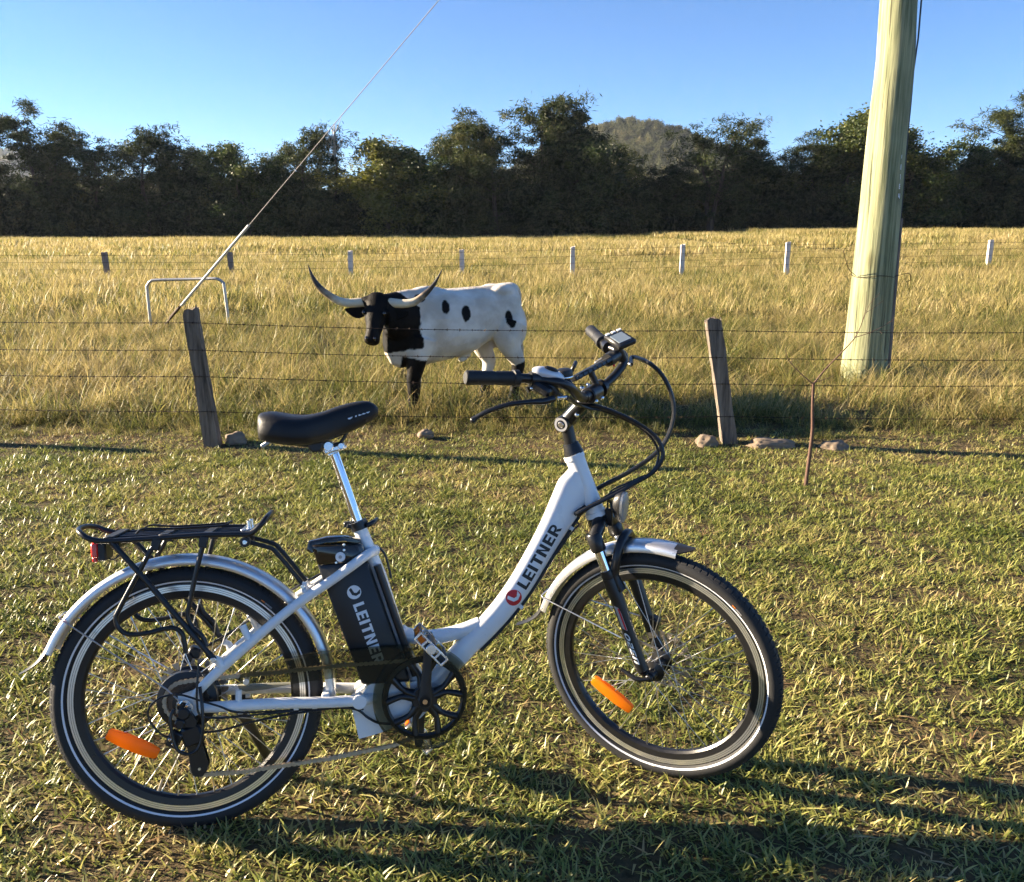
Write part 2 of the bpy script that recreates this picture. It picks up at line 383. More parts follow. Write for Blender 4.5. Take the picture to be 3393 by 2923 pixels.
# --- lettering made of small quads
def q(x0, z0, x1, z1): return [(x0, z0), (x1, z0), (x1, z1), (x0, z1)]
def ring(cx, cz, rx, rz, w, a0, a1, n):
    out = []
    for i in range(n):
        t0, t1 = a0 + (a1 - a0) * i / n, a0 + (a1 - a0) * (i + 1) / n
        f = lambda t, k: (cx + (rx - k) * math.cos(t), cz + (rz - k) * math.sin(t))
        out.append([f(t0, w), f(t0, 0), f(t1, 0), f(t1, w)])
    return out
s_ = .265
GLYPH = {
 'L': (.68, [q(0, 0, s_, 1), q(s_, 0, .66, .2)]),
 'E': (.74, [q(0, 0, s_, 1), q(s_, 0, .68, .19), q(s_, .405, .62, .595), q(s_, .81, .68, 1)]),
 'I': (.34, [q(0, 0, s_, 1)]),
 'T': (.80, [q(.26, 0, .26 + s_, .8), q(0, .8, .76, 1)]),
 'N': (.90, [q(0, 0, s_, 1), q(.56, 0, .80, 1), [(s_, 1.0), (s_, .68), (.56, 0.0), (.56, .32)]]),
 'R': (.86, [q(0, 0, s_, 1), q(s_, .81, .46, 1), q(s_, .36, .46, .54)] + ring(.46, .68, .32, .32, .19, -PI / 2, PI / 2, 8) + [[(.34, .36), (.60, .36), (.82, 0), (.56, 0)]]),
 'V': (.86, [[(.0, 1), (.28, 0), (.42, .12), (.26, 1)], [(.42, .12), (.28, 0), (.54, 0), (.82, 1)], ]),
 'O': (.90, ring(.42, .5, .42, .5, .22, 0, 2 * PI, 20)),
 'S': (.7, [q(0, .81, .62, 1), q(0, .59, .22, .81), q(0, .405, .62, .59), q(.4, .19, .62, .405), q(0, 0, .62, .19)]),
 'R2': (.8, []), 'U': (.8, [q(0, .19, s_, 1), q(.52, .19, .76, 1), q(0, 0, .76, .19)]),
 '1': (.5, [q(.2, 0, .42, 1), q(0, .78, .2, .92)]), '4': (.8, [q(.46, 0, .68, 1), q(0, .25, .46, .43), q(0, .43, .2, 1)]), '6': (.8, [q(0, 0, .2, 1), q(.2, 0, .6, .18), q(.42, .18, .6, .4), q(.2, .4, .6, .58), q(.2, .84, .6, 1)]),
}
def text_quads(word, h):
    out = []; x = 0
    for ch in word:
        w, qs = GLYPH[ch]
        out += [[((a + x) * h, b * h) for a, b in quad] for quad in qs]; x += w + .08
    return out, (x - .08) * h
def wrap(mb, quads, fn, nu=3, nv=4):
    # bilinear grid of each quad, mapped by fn(u, v) -> xyz
    for quad in quads:
        A, B, C, D = [np.array(p, float) for p in quad]; V = []; F = []
        for j in range(nv + 1):
            for i in range(nu + 1):
                s, t = i / nu, j / nv; p = (A * (1 - s) + B * s) * (1 - t) + (D * (1 - s) + C * s) * t; V.append(fn(p[0], p[1]))
        for j in range(nv):
            for i in range(nu): a = j * (nu + 1) + i; F.append((a, a + 1, a + nu + 2, a + nu + 1))
        mb.add(V, F)
def disc_quads(r, n=24): return ring(0, 0, r, r, r * .999, 0, 2 * PI, n)
def emblem_l(r): # the curled L cut of the emblem
    w = .40 * r
    o = [[(-.62 * r, .62 * r), (-.22 * r, .80 * r), (-.02 * r, -.06 * r), (-.42 * r, -.30 * r)]]
    o += [[(-.42 * r, -.30 * r), (-.02 * r, -.06 * r), (.34 * r, -.20 * r), (.10 * r, -.62 * r)], [(.10 * r, -.62 * r), (.34 * r, -.20 * r), (.98 * r, .16 * r), (.80 * r, -.46 * r)]]
    return o

# --- frame: big curved down tube (the part), other tubes are its sub-parts
DT = [(1.030, .872, .030), (1.018, .838, .046), (.995, .793, .045), (.957, .728, .038), (.915, .66, .034), (.865, .582, .0325), (.815, .518, .031), (.765, .466, .030), (.715, .420, .029), (.66, .367, .029), (.605, .315, .028)]
DTs = spline(DT, 8)
def dt_at(i):
    p = DTs[i]; a = DTs[max(0, i - 1)]; b = DTs[min(len(DTs) - 1, i + 1)]; t = (b - a)[:2]; t /= np.linalg.norm(t); return p, t
EXP = 2.5; DTW = .0235
def oval_tube(S, w, n=28, exp=EXP):
    mb = MB(); V = []; F = []
    for i in range(len(S)):
        a = S[max(0, i - 1)]; b = S[min(len(S) - 1, i + 1)]; t = (b - a)[:2]; t /= np.linalg.norm(t); nx, nz = -t[1], t[0]
        for k in range(n):
            th = 2 * PI * k / n; c, s = math.cos(th), math.sin(th)
            u = math.copysign(abs(c) ** (2 / exp), c) * S[i][2]; v = math.copysign(abs(s) ** (2 / exp), s) * w
            V.append((S[i][0] + nx * u, v, S[i][1] + nz * u))
    m = len(S)
    for i in range(m - 1):
        for k in range(n): F.append((i * n + k, i * n + (k + 1) % n, (i + 1) * n + (k + 1) % n, (i + 1) * n + k))
    F.append(tuple(range(n))); F.append(tuple((m - 1) * n + k for k in range(n)))
    return mb.add(V, F)
mb = oval_tube(DTs, DTW)
mb.disc((.596, -.036, .306), (.596, .036, .306), .026, 28, .002)          # bottom bracket shell
frame = mb.build('frame', M['white'], bike)
mb = MB(); mb.tube([(1.0155, 0, .922), (1.0205, 0, .910)], .0285, 28); mb.tube([(1.0205, 0, .910), (1.032, 0, .878), (1.05, 0, .83), (1.067, 0, .782), (1.072, 0, .765)], [.0265, .0255, .025, .0255, .027], 28)
mb.tube([(1.072, 0, .765), (1.0765, 0, .752)], .029, 28); mb.build('head_tube', M['white'], frame)
mb = MB(); mb.tube([(.441, 0, .757), (.445, 0, .745)], .0205, 24); mb.tube([(.445, 0, .745), (.490, 0, .623), (.537, 0, .452), (.592, 0, .315)], .0185, 24)
mb.build('seat_tube', M['white'], frame)
mb = MB(); mb.tube([(.535, 0, .466), (.575, 0, .455), (.61, 0, .450), (.65, 0, .452), (.70, 0, .462), (.75, 0, .48)], [.0205, .020, .020, .020, .019, .017], 20, sm=6); mb.build('connecting_tube', M['white'], frame)
mb = MB(); mb.tube([(.536, 0, .470), (.545, 0, .462)], .0235, 20); mb.build('weld_bead', M['white'], frame)
for sg in (-1, 1):
    mb = MB(); mb.tube([(.482, sg * .008, .688), (.470, sg * .032, .688), (.45, sg * .052, .679), (.425, sg * .060, .663), (.374, sg * .0605, .629), (.258, sg * .062, .554), (.116, sg * .066, .441), (.052, sg * .069, .385), (.022, sg * .069, .350)], [.013, .013, .0128, .0126, .0125, .0125, .0125, .012, .010], 18, sm=6)
    mb.poly([(-.012, .362), (.028, .374), (.045, .350), (.05, .318), (.012, .300), (-.016, .312)], sg * .0655, sg * .0715)
    mb.tube([(.096, sg * .071, .430), (.088, sg * .073, .447), (.078, sg * .075, .4505)], [.012, .009, .0085], 12)     # rack boss
    mb.tube([(.168, sg * .063, .483), (.158, sg * .064, .503), (.148, sg * .060, .526)], [.011, .009, .0095], 12)    # brake boss
    mb.build('seat_stay', M['white'], frame)
    mb = MB(); mb.tube([(.03, sg * .068, .328), (.07, sg * .067, .326), (.23, sg * .063, .322), (.34, sg * .058, .315), (.43, sg * .050, .310)], [.011, .0135, .0145, .0145, .0145], 18, sm=4)
    mb.tube([(.43, sg * .050, .310), (.47, sg * .03, .308)], .0135, 16)
    mb.disc((.43, sg * .036, .310), (.43, sg * .0665, .310), .0185, 24, .002)
    for xx in (.135, .272, .318, .36): mb.tube([(xx - .006, sg * .0625, .3085), (xx + .006, sg * .0625, .3085)], .0075, 8)
    mb.tube([(.131, sg * .0635, .325), (.133, sg * .0655, .365)], .008, 8)
    mb.build('chain_stay', M['white'], frame)
mb = MB()
for x, z in ((.302, .583), (.314, .593)): mb.tube([(x, -.062, z), (x, .062, z)], .0095, 12)
mb.tube([(.305, -.035, .598), (.300, -.036, .613), (.302, -.034, .622)], [.011, .008, .006], 10); mb.tube([(.305, .035, .598), (.297, .036, .613)], .008, 10)
mb.build('stay_bridge', M['white'], frame)
mb = MB(); mb.box((.345, 0, .325), (.02, .11, .018), bev=.003); mb.build('stay_bridge', M['white'], frame)
mb = MB(); mb.poly([(.406, .302), (.424, .204), (.48, .216), (.545, .238), (.565, .29), (.545, .352), (.46, .352), (.44, .325)], -.034, .034)
mb.build('controller_housing', M['white'], frame, ang=25)
mb = MB(); mb.poly([(.56, .235), (.585, .245), (.628, .285), (.64, .33), (.60, .35), (.56, .34)], -.028, .028); mb.build('motor_plate', M['white'], frame)
# lettering on the down tube, reading upwards
def dt_point(s_arc, t):
    # s measured up the tube from the emblem; t across, positive towards upper edge
    seg = [np.linalg.norm(DTs[i + 1][:2] - DTs[i][:2]) for i in range(len(DTs) - 1)]
    cum = np.concatenate([[0], np.cumsum(seg)]); S0 = EMB_ARC
    d = S0 - s_arc; i = int(np.clip(np.searchsorted(cum, d) - 1, 0, len(DTs) - 2)); k = (d - cum[i]) / seg[i]
    p = DTs[i] * (1 - k) + DTs[i + 1] * k; _, tg = dt_at(i); nx, nz = tg[1], -tg[0]
    if nz < 0: nx, nz = -nx, -nz
    h = p[2]; y = -DTW * max(0., 1 - min(1, abs(t) / h) ** EXP) ** (1 / EXP) - .0009
    return (p[0] + nx * t, y, p[1] + nz * t)
cumd = np.cumsum([np.linalg.norm(DTs[i + 1][:2] - DTs[i][:2]) for i in range(len(DTs) - 1)])
EMB_ARC = float(cumd[int(np.argmin([np.hypot(p[0] - .838, p[1] - .545) for p in DTs])) - 1])
mb = MB(); wrap(mb, disc_quads(.0215), lambda u, v: dt_point(u, v - .001), 2, 6); em = mb.build('emblem', M['red_print'], frame, smooth=False)
mb = MB(); wrap(mb, emblem_l(.0205), lambda u, v: tuple(np.array(dt_point(u, v - .001)) + (0, -.0007, 0)), 3, 3); mb.build('emblem_mark', M['white'], frame, smooth=False)
qs, wid = text_quads('LEITNER', .031); k = .190 / wid
mb = MB(); wrap(mb, [[(a * k, b) for a, b in p] for p in qs], lambda u, v: dt_point(u + .034, v - .017), 3, 6); mb.build('brand_lettering', M['black_print'], frame, smooth=False)
# cables clipped under the down tube
def under(i, off, y): p, t = dt_at(i); nx, nz = -t[1], t[0]; s = -1 if nz > 0 else 1; return (p[0] + s * nx * (p[2] + off), y, p[1] + s * nz * (p[2] + off))
mb = MB(); mb.tube([under(i, .004, -.006) for i in range(14, 66, 4)], .0042, 8); mb.build('hose', M['black'], frame)
mb = MB(); mb.tube([under(i, .004, .006) for i in range(14, 66, 4)], .0042, 8); mb.build('hose', M['black'], frame)
for i in (22, 45):
    p = under(i, .004, 0); _, t = dt_at(i); a = math.atan2(t[1], t[0]); Rm = Matrix.Rotation(-a, 3, 'Y')
    mb = MB(); mb.box(p, (.012, .022, .013), Rm, .002); mb.build('cable_clip', M['white'], frame)

# --- seat post, clamp, saddle
mb = MB(); mb.tube([(.383, 0, .952), (.445, 0, .748)], .0136, 24); sp = mb.build('seat_post', M['chrome'], bike)
mb = MB(); d = np.array([.3, 0, -.954]); c = np.array([.4425, 0, .757])
mb.tube([c - d * .011, c + d * .011], .0238, 24); mb.box(c + np.array([-.028, .0, .003]), (.022, .02, .014), bev=.002)
mb.tube([c + np.array([.02, -.02, 0]), c + np.array([.036, -.012, .006]), c + np.array([.046, .02, .01])], [.006, .007, .006], 10, sm=3)
mb.tube([c + np.array([-.02, -.022, 0]), c + np.array([-.03, -.024, .002])], .006, 10); mb.build('seat_clamp', M['black'], sp)
mb = MB(); mb.box((.384, 0, .958), (.05, .044, .016), Matrix.Rotation(-.25, 3, 'Y'), .004); mb.disc((.373, -.028, .966), (.373, .028, .966), .013, 18, .002); mb.disc((.405, -.03, .966), (.405, .03, .966), .009, 14, .002)
mb.box((.394, 0, .953), (.052, .036, .008), Matrix.Rotation(-.42, 3, 'Y'), .002); mb.build('saddle_clamp', M['alu'], sp)
SEC = [(.203, .052, 1.048, 1.000), (.206, .072, 1.054, .994), (.216, .088, 1.058, .988), (.24, .098, 1.059, .982), (.28, .104, 1.051, .976), (.32, .097, 1.048, .975), (.36, .074, 1.055, .980), (.40, .052, 1.068, .993), (.44, .040, 1.077, 1.009), (.472, .033, 1.079, 1.025), (.492, .025, 1.071, 1.037), (.502, .013, 1.060, 1.044)]
SS = spline(SEC, 4); n = 32; V = []; F = []
for (x, w, zt, zl) in SS:
    for k in range(n):
        th = 2 * PI * k / n; c, s = math.cos(th), math.sin(th)
        y = math.copysign(abs(c) ** .55, c) * w
        if s >= 0: z = zl + (zt - zl) * (.42 + .58 * abs(s) ** .85) if True else 0
        else: z = zl + (zt - zl) * .42 * (1 - abs(s) ** .6) - (.004 if abs(s) > .6 else 0)
        fl = 1 + .05 * max(0, -s) ; V.append((x, y * fl, z))
m = len(SS)
for i in range(m - 1):
    for k in range(n): F.append((i * n + k, i * n + (k + 1) % n, (i + 1) * n + (k + 1) % n, (i + 1) * n + k))
F += [tuple(range(n)), tuple((m - 1) * n + k for k in range(n))]
saddle = MB().add(V, F).build('saddle', M['vinyl'], bike, ang=75)
mb = MB()
for sg in (-1, 1):
    mb.tube([(.235, sg * .05, 1.006), (.27, sg * .045, .985), (.30, sg * .03, .972), (.36, sg * .022, .968), (.40, sg * .022, .972), (.42, sg * .015, 1.0)], .0042, 10, sm=5)
mb.build('rail', M['black'], saddle)
mb = MB()
for sg in (-1, 1): mb.disc((.342, sg * .012, .972), (.342, sg * .04, .972), .020, 18, .004)
mb.box((.335, 0, .985), (.06, .07, .03), bev=.006); mb.build('suspension_block', M['black_plastic'], saddle)
mb = MB(); mb.box((.232, -.055, .984), (.05, .009, .010), Matrix.Rotation(-.5, 3, 'Y'), .002); mb.build('bracket', M['galv'], saddle)
def sad(u, v): # near flank of the saddle nose
    x = .440 + u; i = int(np.clip(np.searchsorted(SS[:, 0], x) - 1, 0, len(SS) - 2)); k = (x - SS[i, 0]) / (SS[i + 1, 0] - SS[i, 0]); s4 = SS[i] * (1 - k) + SS[i + 1] * k
    z = s4[3] + (s4[2] - s4[3]) * (.46) + v - .003; return (x, -s4[1] * 1.0 - .0012 + max(0, v) * .35, z)
mb = MB(); qs, wid = text_quads('VELO', .0120); wrap(mb, [[(a + b * .15 + .0005, b) for a, b in p] for p in qs], sad, 2, 2)
wrap(mb, [[(a - .0090, b + .0060) for a, b in p] for p in disc_quads(.0068, 16)], sad, 1, 2); mb.build('saddle_lettering', M['white_print'], saddle, smooth=False)

# --- battery
def rounded(poly, r=.008, n=3):
    out = []; m = len(poly)
    for i in range(m):
        p = np.array(poly[i]); a = np.array(poly[i - 1]) - p; b = np.array(poly[(i + 1) % m]) - p; a = a / np.linalg.norm(a); b = b / np.linalg.norm(b)
        for k in range(n + 1):
            t = k / n; out.append(tuple(p + a * r * (1 - t) ** 2 + b * r * t ** 2))
    return out
def soft_poly(mb, poly, hw, bev=.006):
    c = np.mean(np.array(poly), 0); P = np.array(poly); m = len(P); layers = []
    for y, k in ((-hw, bev * 1.2), (-hw + bev * .4, bev * .35), (-hw + bev, 0), (hw - bev, 0), (hw - bev * .4, bev * .35), (hw, bev * 1.2)):
        d = P - c; L = np.linalg.norm(d, axis=1)[:, None]; Q = c + d * (1 - k / L); layers.append(np.stack([Q[:, 0], np.full(m, y), Q[:, 1]], 1))
    V = np.concatenate(layers); F = [tuple(range(m)), tuple(5 * m + k for k in range(m))]
    for j in range(5):
        for k in range(m): F.append((j * m + k, j * m + (k + 1) % m, (j + 1) * m + (k + 1) % m, (j + 1) * m + k))
    return mb.add(V, F)
BH = .042
mb = MB(); soft_poly(mb, rounded([(.3335, .668), (.4625, .668), (.562, .345), (.437, .345)], .010), BH, .010); battery = mb.build('battery', M['battery'], bike, ang=30)
mb = MB(); soft_poly(mb, rounded([(.321, .716), (.45, .7155), (.4655, .664), (.336, .660)], .010), BH + .001, .010); mb.build('battery_cap', M['cap_brown'], battery, ang=30)
mb = MB(); soft_poly(mb, rounded([(.308, .700), (.313, .724), (.36, .733), (.41, .733), (.446, .722), (.446, .712), (.41, .722), (.36, .722), (.325, .714), (.322, .692)], .004, 2), .030, .004); mb.build('battery_handle', M['cap_brown'], battery, ang=30)
mb = MB(); mb.disc((.394, -BH - .0035, .683), (.394, -BH + .002, .683), .0125, 24, .001); mb.build('key_lock', M['white_print'], battery)
mb = MB(); mb.disc((.394, -BH - .0045, .683), (.394, -BH - .003, .683), .0045, 14); mb.build('key_slot', M['galv'], battery)
for x, z in ((.404, .7135), (.404, .7005), (.383, .669)):
    mb = MB(); mb.disc((x, -BH - .003, z), (x, -BH + .002, z), .0035, 10, .0006); mb.build('screw', M['alu'], battery)
bd = np.array([.294, -.956]); bp_ = np.array([.956, .294])                # down the battery, and towards its front edge
def batt(u, v): p = np.array([.4255, .590]) + bd * u + bp_ * v; return (p[0], -BH - .0008, p[1])
mb = MB(); wrap(mb, disc_quads(.018), lambda u, v: batt(u, v), 1, 1); mb.build('emblem', M['white_print'], battery, smooth=False)
mb = MB(); wrap(mb, [[(-b, a) for a, b in p] for p in emblem_l(.017)], lambda u, v: tuple(np.array(batt(u, v)) + (0, -.0006, 0)), 1, 1); mb.build('emblem_mark', M['battery'], battery, smooth=False)
qs, wid = text_quads('LEITNER', .0285); k = .168 / wid
mb = MB(); wrap(mb, [[(a * k, b) for a, b in p] for p in qs], lambda u, v: batt(u + .030, v - .014), 1, 1); mb.build('brand_lettering', M['white_print'], battery, smooth=False)
mb = MB(); mb.tube([(.486, -.030, .655), (.575, -.030, .36)], .010, 10); mb.build('battery_rail', M['black'], battery)

# --- wheels
def tyre_y(r): return .0235 * math.sqrt(max(0., 1 - ((r - .313) / .022) ** 2))
def make_wheel(rear):
    hub_c = Vector((0, 0, R_W)) if rear else FRONT
    mtx = Matrix.Translation(hub_c) if rear else ST @ Matrix.Translation(hub_c)
    mb = MB()
    if rear:
        mb.lathe([(.012, -.06), (.03, -.058), (.03, -.040), (.066, -.032), (.073, -.028), (.075, -.018), (.068, -.014), (.068, .014), (.075, .018), (.073, .030), (.06, .036), (.02, .045), (.012, .062)], n=56, closed=False)
    else:
        mb.lathe([(.006, -.052), (.012, -.050), (.014, -.040), (.029, -.034), (.030, -.030), (.017, -.026), (.016, .024), (.030, .029), (.030, .034), (.018, .040), (.012, .05), (.006, .052)], n=36, closed=False)
        mb.tube([(0, -.066, 0), (0, .066, 0)], .005, 10)
    wheel = mb.build('wheel', M['black'], bike, mtx)
    # tyre with shoulder blocks
    mb = MB(); prof = []
    for k in range(20):
        a = -PI * .5 - PI * .80 + 2 * PI * .80 * k / 19
        prof.append((.313 - .022 * math.sin(a + PI) * 1.0 if False else .313 + .022 * math.cos(PI * .82 * (k / 9.5 - 1)), .0235 * math.sin(PI * .82 * (k / 9.5 - 1))))
    mb.lathe(prof, n=120, closed=True)
    NB = 110
    for i in range(NB):
        th = 2 * PI * i / NB
        for sg in (-1, 1):
            t2 = th + (PI / NB if sg > 0 else 0); w = 2 * PI / NB * .36
            V = []
            for (r, y) in ((.3280, .0178), (.3345, .0125), (.3358, .0030), (.331, .0030), (.326, .0168)):
                for dt_, sk in ((-w, 0), (w, 0)):
                    aa = t2 + dt_ + (.012 if y < .01 else 0); V.append((r * math.cos(aa), sg * y, r * math.sin(aa)))
            mb.add(V, [(0, 1, 3, 2), (2, 3, 5, 4), (4, 5, 7, 6), (8, 9, 1, 0), (0, 2, 4, 6, 8), (9, 7, 5, 3, 1)])
    mb.build('tyre', M['rubber'], wheel, ang=30)
    for sg in (-1, 1):
        mb = MB(); pr = [(r, sg * (tyre_y(r) + .0007)) for r in np.linspace(.2995, .3037, 4)]; mb.lathe(pr, n=120, closed=False); mb.build('reflective_stripe', M['reflective'], wheel)
    # small print on the near sidewall
    a0 = math.radians(52 if rear else 47)
    for (da, db, r0, r1, mt) in ((0, .035, .3085, .3115, 'orange_print'), (.04, .11, .3078, .3090, 'grey_print'), (.04, .11, .3100, .3112, 'grey_print')):
        mb = MB(); V = []; F = []
        for j in range(7):
            a = a0 - da - (db - da) * j / 6
            for r in (r0, r1): V.append((r * math.cos(a), -tyre_y(r) - .0008, r * math.sin(a)))
        F = [(2 * j, 2 * j + 1, 2 * j + 3, 2 * j + 2) for j in range(6)]; mb.add(V, F).build('sidewall_print', M[mt], wheel, smooth=False)
    # deep black rim with machined silver flank
    mb = MB(); mb.lathe([(.2925, -.0125), (.2770, -.0128), (.2765, -.0135), (.2600, -.0115), (.2545, -.0060), (.2535, 0), (.2545, .0060), (.2600, .0115), (.2765, .0135), (.2770, .0128), (.2925, .0125), (.290, .006), (.290, -.006)], n=120)
    mb.build('rim', M['black'], wheel, ang=30)
    for sg in (-1, 1):
        for (r0, r1) in ((.2772, .2812), (.2822, .2862), (.2872, .2915)):
            mb = MB(); mb.lathe([(r0, sg * .0131), (r0, sg * .0139), (r1, sg * .0139), (r1, sg * .0131)], n=120); mb.build('rim_band', M['rim_silver'], wheel)
    # spokes: shared meshes turned about the axle
    fr, fy = (.069, .018) if rear else (.0285, .032)
    NS = 36; metal = M['steel']
    for kind in range(4):
        sg = -1 if kind % 2 == 0 else 1; dirn = 1 if kind < 2 else -1
        cross = (.42 if rear else 1.05) * dirn
        p0 = (fr * math.cos(cross), sg * fy, fr * math.sin(cross)); p1 = (.256, sg * .002, 0)
        mb = MB(); mb.tube([p0, p1], .00115, 6); d = np.array(p0) - np.array(p1); d /= np.linalg.norm(d)
        mb.tube([p1, np.array(p1) + d * .013], .0022, 6); me = mb.mesh('spoke', metal)
        for i in range(NS // 4):
            a = 2 * PI * (i * 4 + kind) / NS + .03
            inst('spoke', me, wheel, Matrix.Rotation(-a, 4, 'Y'))
    # amber wheel reflector
    mb = MB(); L, W_, T = .068, .0185, .006
    poly = [(-L, -W_ * .55), (-L * .93, -W_ * .75), (-L * .35, -W_), (L * .35, -W_), (L * .93, -W_ * .75), (L, -W_ * .55), (L, W_ * .55), (L * .93, W_ * .75), (L * .35, W_), (-L * .35, W_), (-L * .93, W_ * .75), (-L, W_ * .55)]
    soft_poly(mb, poly, T, .002)
    cx, cz, ang = (-.140, -.106, math.atan2(-.060, .114)) if rear else (-.136, -.112, math.atan2(-.060, .095))
    if not rear: cx, cz = -.1335, -.110
    mr = Matrix.Translation((cx, -.012, cz)) @ Matrix.Rotation(-ang, 4, 'Y')
    rf = mb.build('wheel_reflector', M['amber'], wheel, mr)
    # brake disc on the far side
    mb = MB(); ro = .088 if rear else .083; yd = .043
    th = np.linspace(0, 2 * PI, 73)[:-1]; V = []; F = []
    for i, a in enumerate(th):
        w = .0025 * math.sin(a * 12)
        for (r, y) in ((ro + w, yd), (ro - .018 + w, yd), (ro - .018 + w, yd + .002), (ro + w, yd + .002)): V.append((r * math.cos(a), y, r * math.sin(a)))
    nn = len(th)
    for i in range(nn):
        j = (i + 1) % nn
        for k in range(4):
            if k in (0, 2) and i % 3 == 1: continue
            F.append((i * 4 + k, j * 4 + k, j * 4 + (k + 1) % 4, i * 4 + (k + 1) % 4))
    mb.add(V, F)
    for i in range(6):
        a = 2 * PI * i / 6; b = a + .5; mb.tube([(.03 * math.cos(a), yd + .001, .03 * math.sin(a)), ((ro - .012) * math.cos(b), yd + .001, (ro - .012) * math.sin(b))], .0045, 6)
    mb.build('brake_disc', M['rotor'], wheel, smooth=False)
    # valve
    a = math.radians(31) if not rear else math.radians(250)
    mb = MB(); mb.tube([(.256 * math.cos(a), 0, .256 * math.sin(a)), (.222 * math.cos(a), 0, .222 * math.sin(a))], [.004, .003], 8); mb.build('valve', M['chain'], wheel)
    return wheel
rear_wheel = make_wheel(True); front_wheel = make_wheel(False)
tag(rear_wheel, 'rear wheel with hub motor and amber reflector'); tag(front_wheel, 'front wheel turned towards the camera')
# cassette of toothed sprockets
for i, (r, y) in enumerate(((.058, -.036), (.050, -.0405), (.044, -.045), (.038, -.0495), (.032, -.054))):
    mb = MB(); nt_ = int(r * 500); P = []
    for k in range(nt_ * 2):
        a = PI * k / nt_; rr = r if k % 2 == 0 else r - .0045; P.append((rr * math.cos(a), rr * math.sin(a)))
    mb.poly(P, y - .001, y + .001); mb.build('sprocket', M['cassette'], rear_wheel, smooth=False)
mb = MB(); mb.lathe([(.076, -.020), (.074, -.032), (.060, -.036)], n=56, closed=False); mb.build('spoke_protector', M['black_plastic'], rear_wheel)
for sg in (-1, 1):
    mb = MB(); mb.disc((0, sg * .06, 0), (0, sg * .086, 0), .0085, 6); mb.disc((0, sg * .076, 0), (0, sg * .080, 0), .013, 18)
    mb.build('axle_nut', M['black'], rear_wheel)

# --- mudguards
def arc_guard(R, a0, a1, wid, n=60):
    mb = MB(); prof = [(-wid, -.021), (-wid * .98, -.008), (-wid * .80, -.001), (-wid * .52, .0012), (-wid * .48, .0002), (-wid * .2, .0022), (wid * .2, .0022), (wid * .48, .0002), (wid * .52, .0012), (wid * .80, -.001), (wid * .98, -.008), (wid, -.021)]
    V = []; F = []; m = len(prof)
    full = prof + [(y * .965, h - .0014) for y, h in prof[::-1]]; m = len(full)
    for i in range(n + 1):
        a = a0 + (a1 - a0) * i / n
        for y, h in full: V.append(((R + h) * math.cos(a), y, (R + h) * math.sin(a)))
    for i in range(n):
        for k in range(m): F.append((i * m + k, i * m + (k + 1) % m, (i + 1) * m + (k + 1) % m, (i + 1) * m + k))
    F += [tuple(range(m)), tuple(n * m + k for k in range(m))]
    return mb.add(V, F)
def flap(R, a, wid, L, sgn, flare, tip):
    # rubber tail continuing the guard tangentially and flaring outwards
    mb = MB(); V = []; F = []; n = 8
    for i in range(n + 1):
        t = i / n; c, s = math.cos(a), math.sin(a); tx, tz = -s * sgn, c * sgn
        px_ = (R + .002 + flare * t * t) * c + tx * L * t; pz = (R + .002 + flare * t * t) * s + tz * L * t
        w = wid * (1.0 - (1 - tip) * t ** 1.5)
        for y, h in ((-w, -.010 * (1 - t)), (-w * .6, .001), (0, .003), (w * .6, .001), (w, -.010 * (1 - t))):
            V.append((px_ + c * h, y, pz + s * h))
        for y, h in ((w, -.012 * (1 - t) - .002), (0, .001), (-w, -.012 * (1 - t) - .002)): V.append((px_ + c * h, y, pz + s * h))
    m = 8
    for i in range(n):
        for k in range(m): F.append((i * m + k, i * m + (k + 1) % m, (i + 1) * m + (k + 1) % m, (i + 1) * m + k))
    F += [tuple(range(m)), tuple(n * m + k for k in range(m))]
    return mb.add(V, F)
Tr = Matrix.Translation((0, 0, R_W)); Tf = ST @ Matrix.Translation(FRONT)
gr = arc_guard(.3665, math.radians(-4), math.radians(157), .030, 80).build('mudguard', M['fender'], bike, Tr)
flap(.3665, math.radians(155.5), .0295, .085, 1, .034, .55).build('flap', M['black_plastic'], gr)
mb = MB(); a = math.radians(142); R2 = .371; pz = (R2 * math.cos(a), R2 * math.sin(a))
mb.tube([(pz[0] * .985, -.0335, pz[1] * .985), (pz[0] * 1.01, -.028, pz[1] * 1.01), (pz[0] * 1.012, 0, pz[1] * 1.012), (pz[0] * 1.01, .028, pz[1] * 1.01), (pz[0] * .985, .0335, pz[1] * .985)], .0021, 8, sm=4)
for sg in (-1, 1): mb.tube([(pz[0] * .985, sg * .0335, pz[1] * .985), (-.04, sg * .062, .042), (-.008, sg * .078, .016)], .0021, 8)
mb.build('mudguard_stay', M['steel'], gr)
gf = arc_guard(.3635, math.radians(79), math.radians(160), .031, 50).build('mudguard', M['fender'], bike, Tf)
flap(.3635, math.radians(80.5), .0305, .05, -1, .006, .3).build('flap', M['black_plastic'], gf)
flap(.3635, math.radians(158.5), .0305, .11, 1, .055, .5).build('flap', M['black_plastic'], gf)
mb = MB(); a = math.radians(153); R2 = .3685; pz = (R2 * math.cos(a), R2 * math.sin(a))
mb.tube([(pz[0] * .98, -.034, pz[1] * .98), (pz[0] * 1.008, -.028, pz[1] * 1.008), (pz[0] * 1.01, 0, pz[1] * 1.01), (pz[0] * 1.008, .028, pz[1] * 1.008), (pz[0] * .98, .034, pz[1] * .98)], .0021, 8, sm=4)
for sg in (-1, 1): mb.tube([(pz[0] * .98, sg * .034, pz[1] * .98), (-.075, sg * .070, .105)], .0021, 8)
mb.build('mudguard_stay', M['steel'], gf)

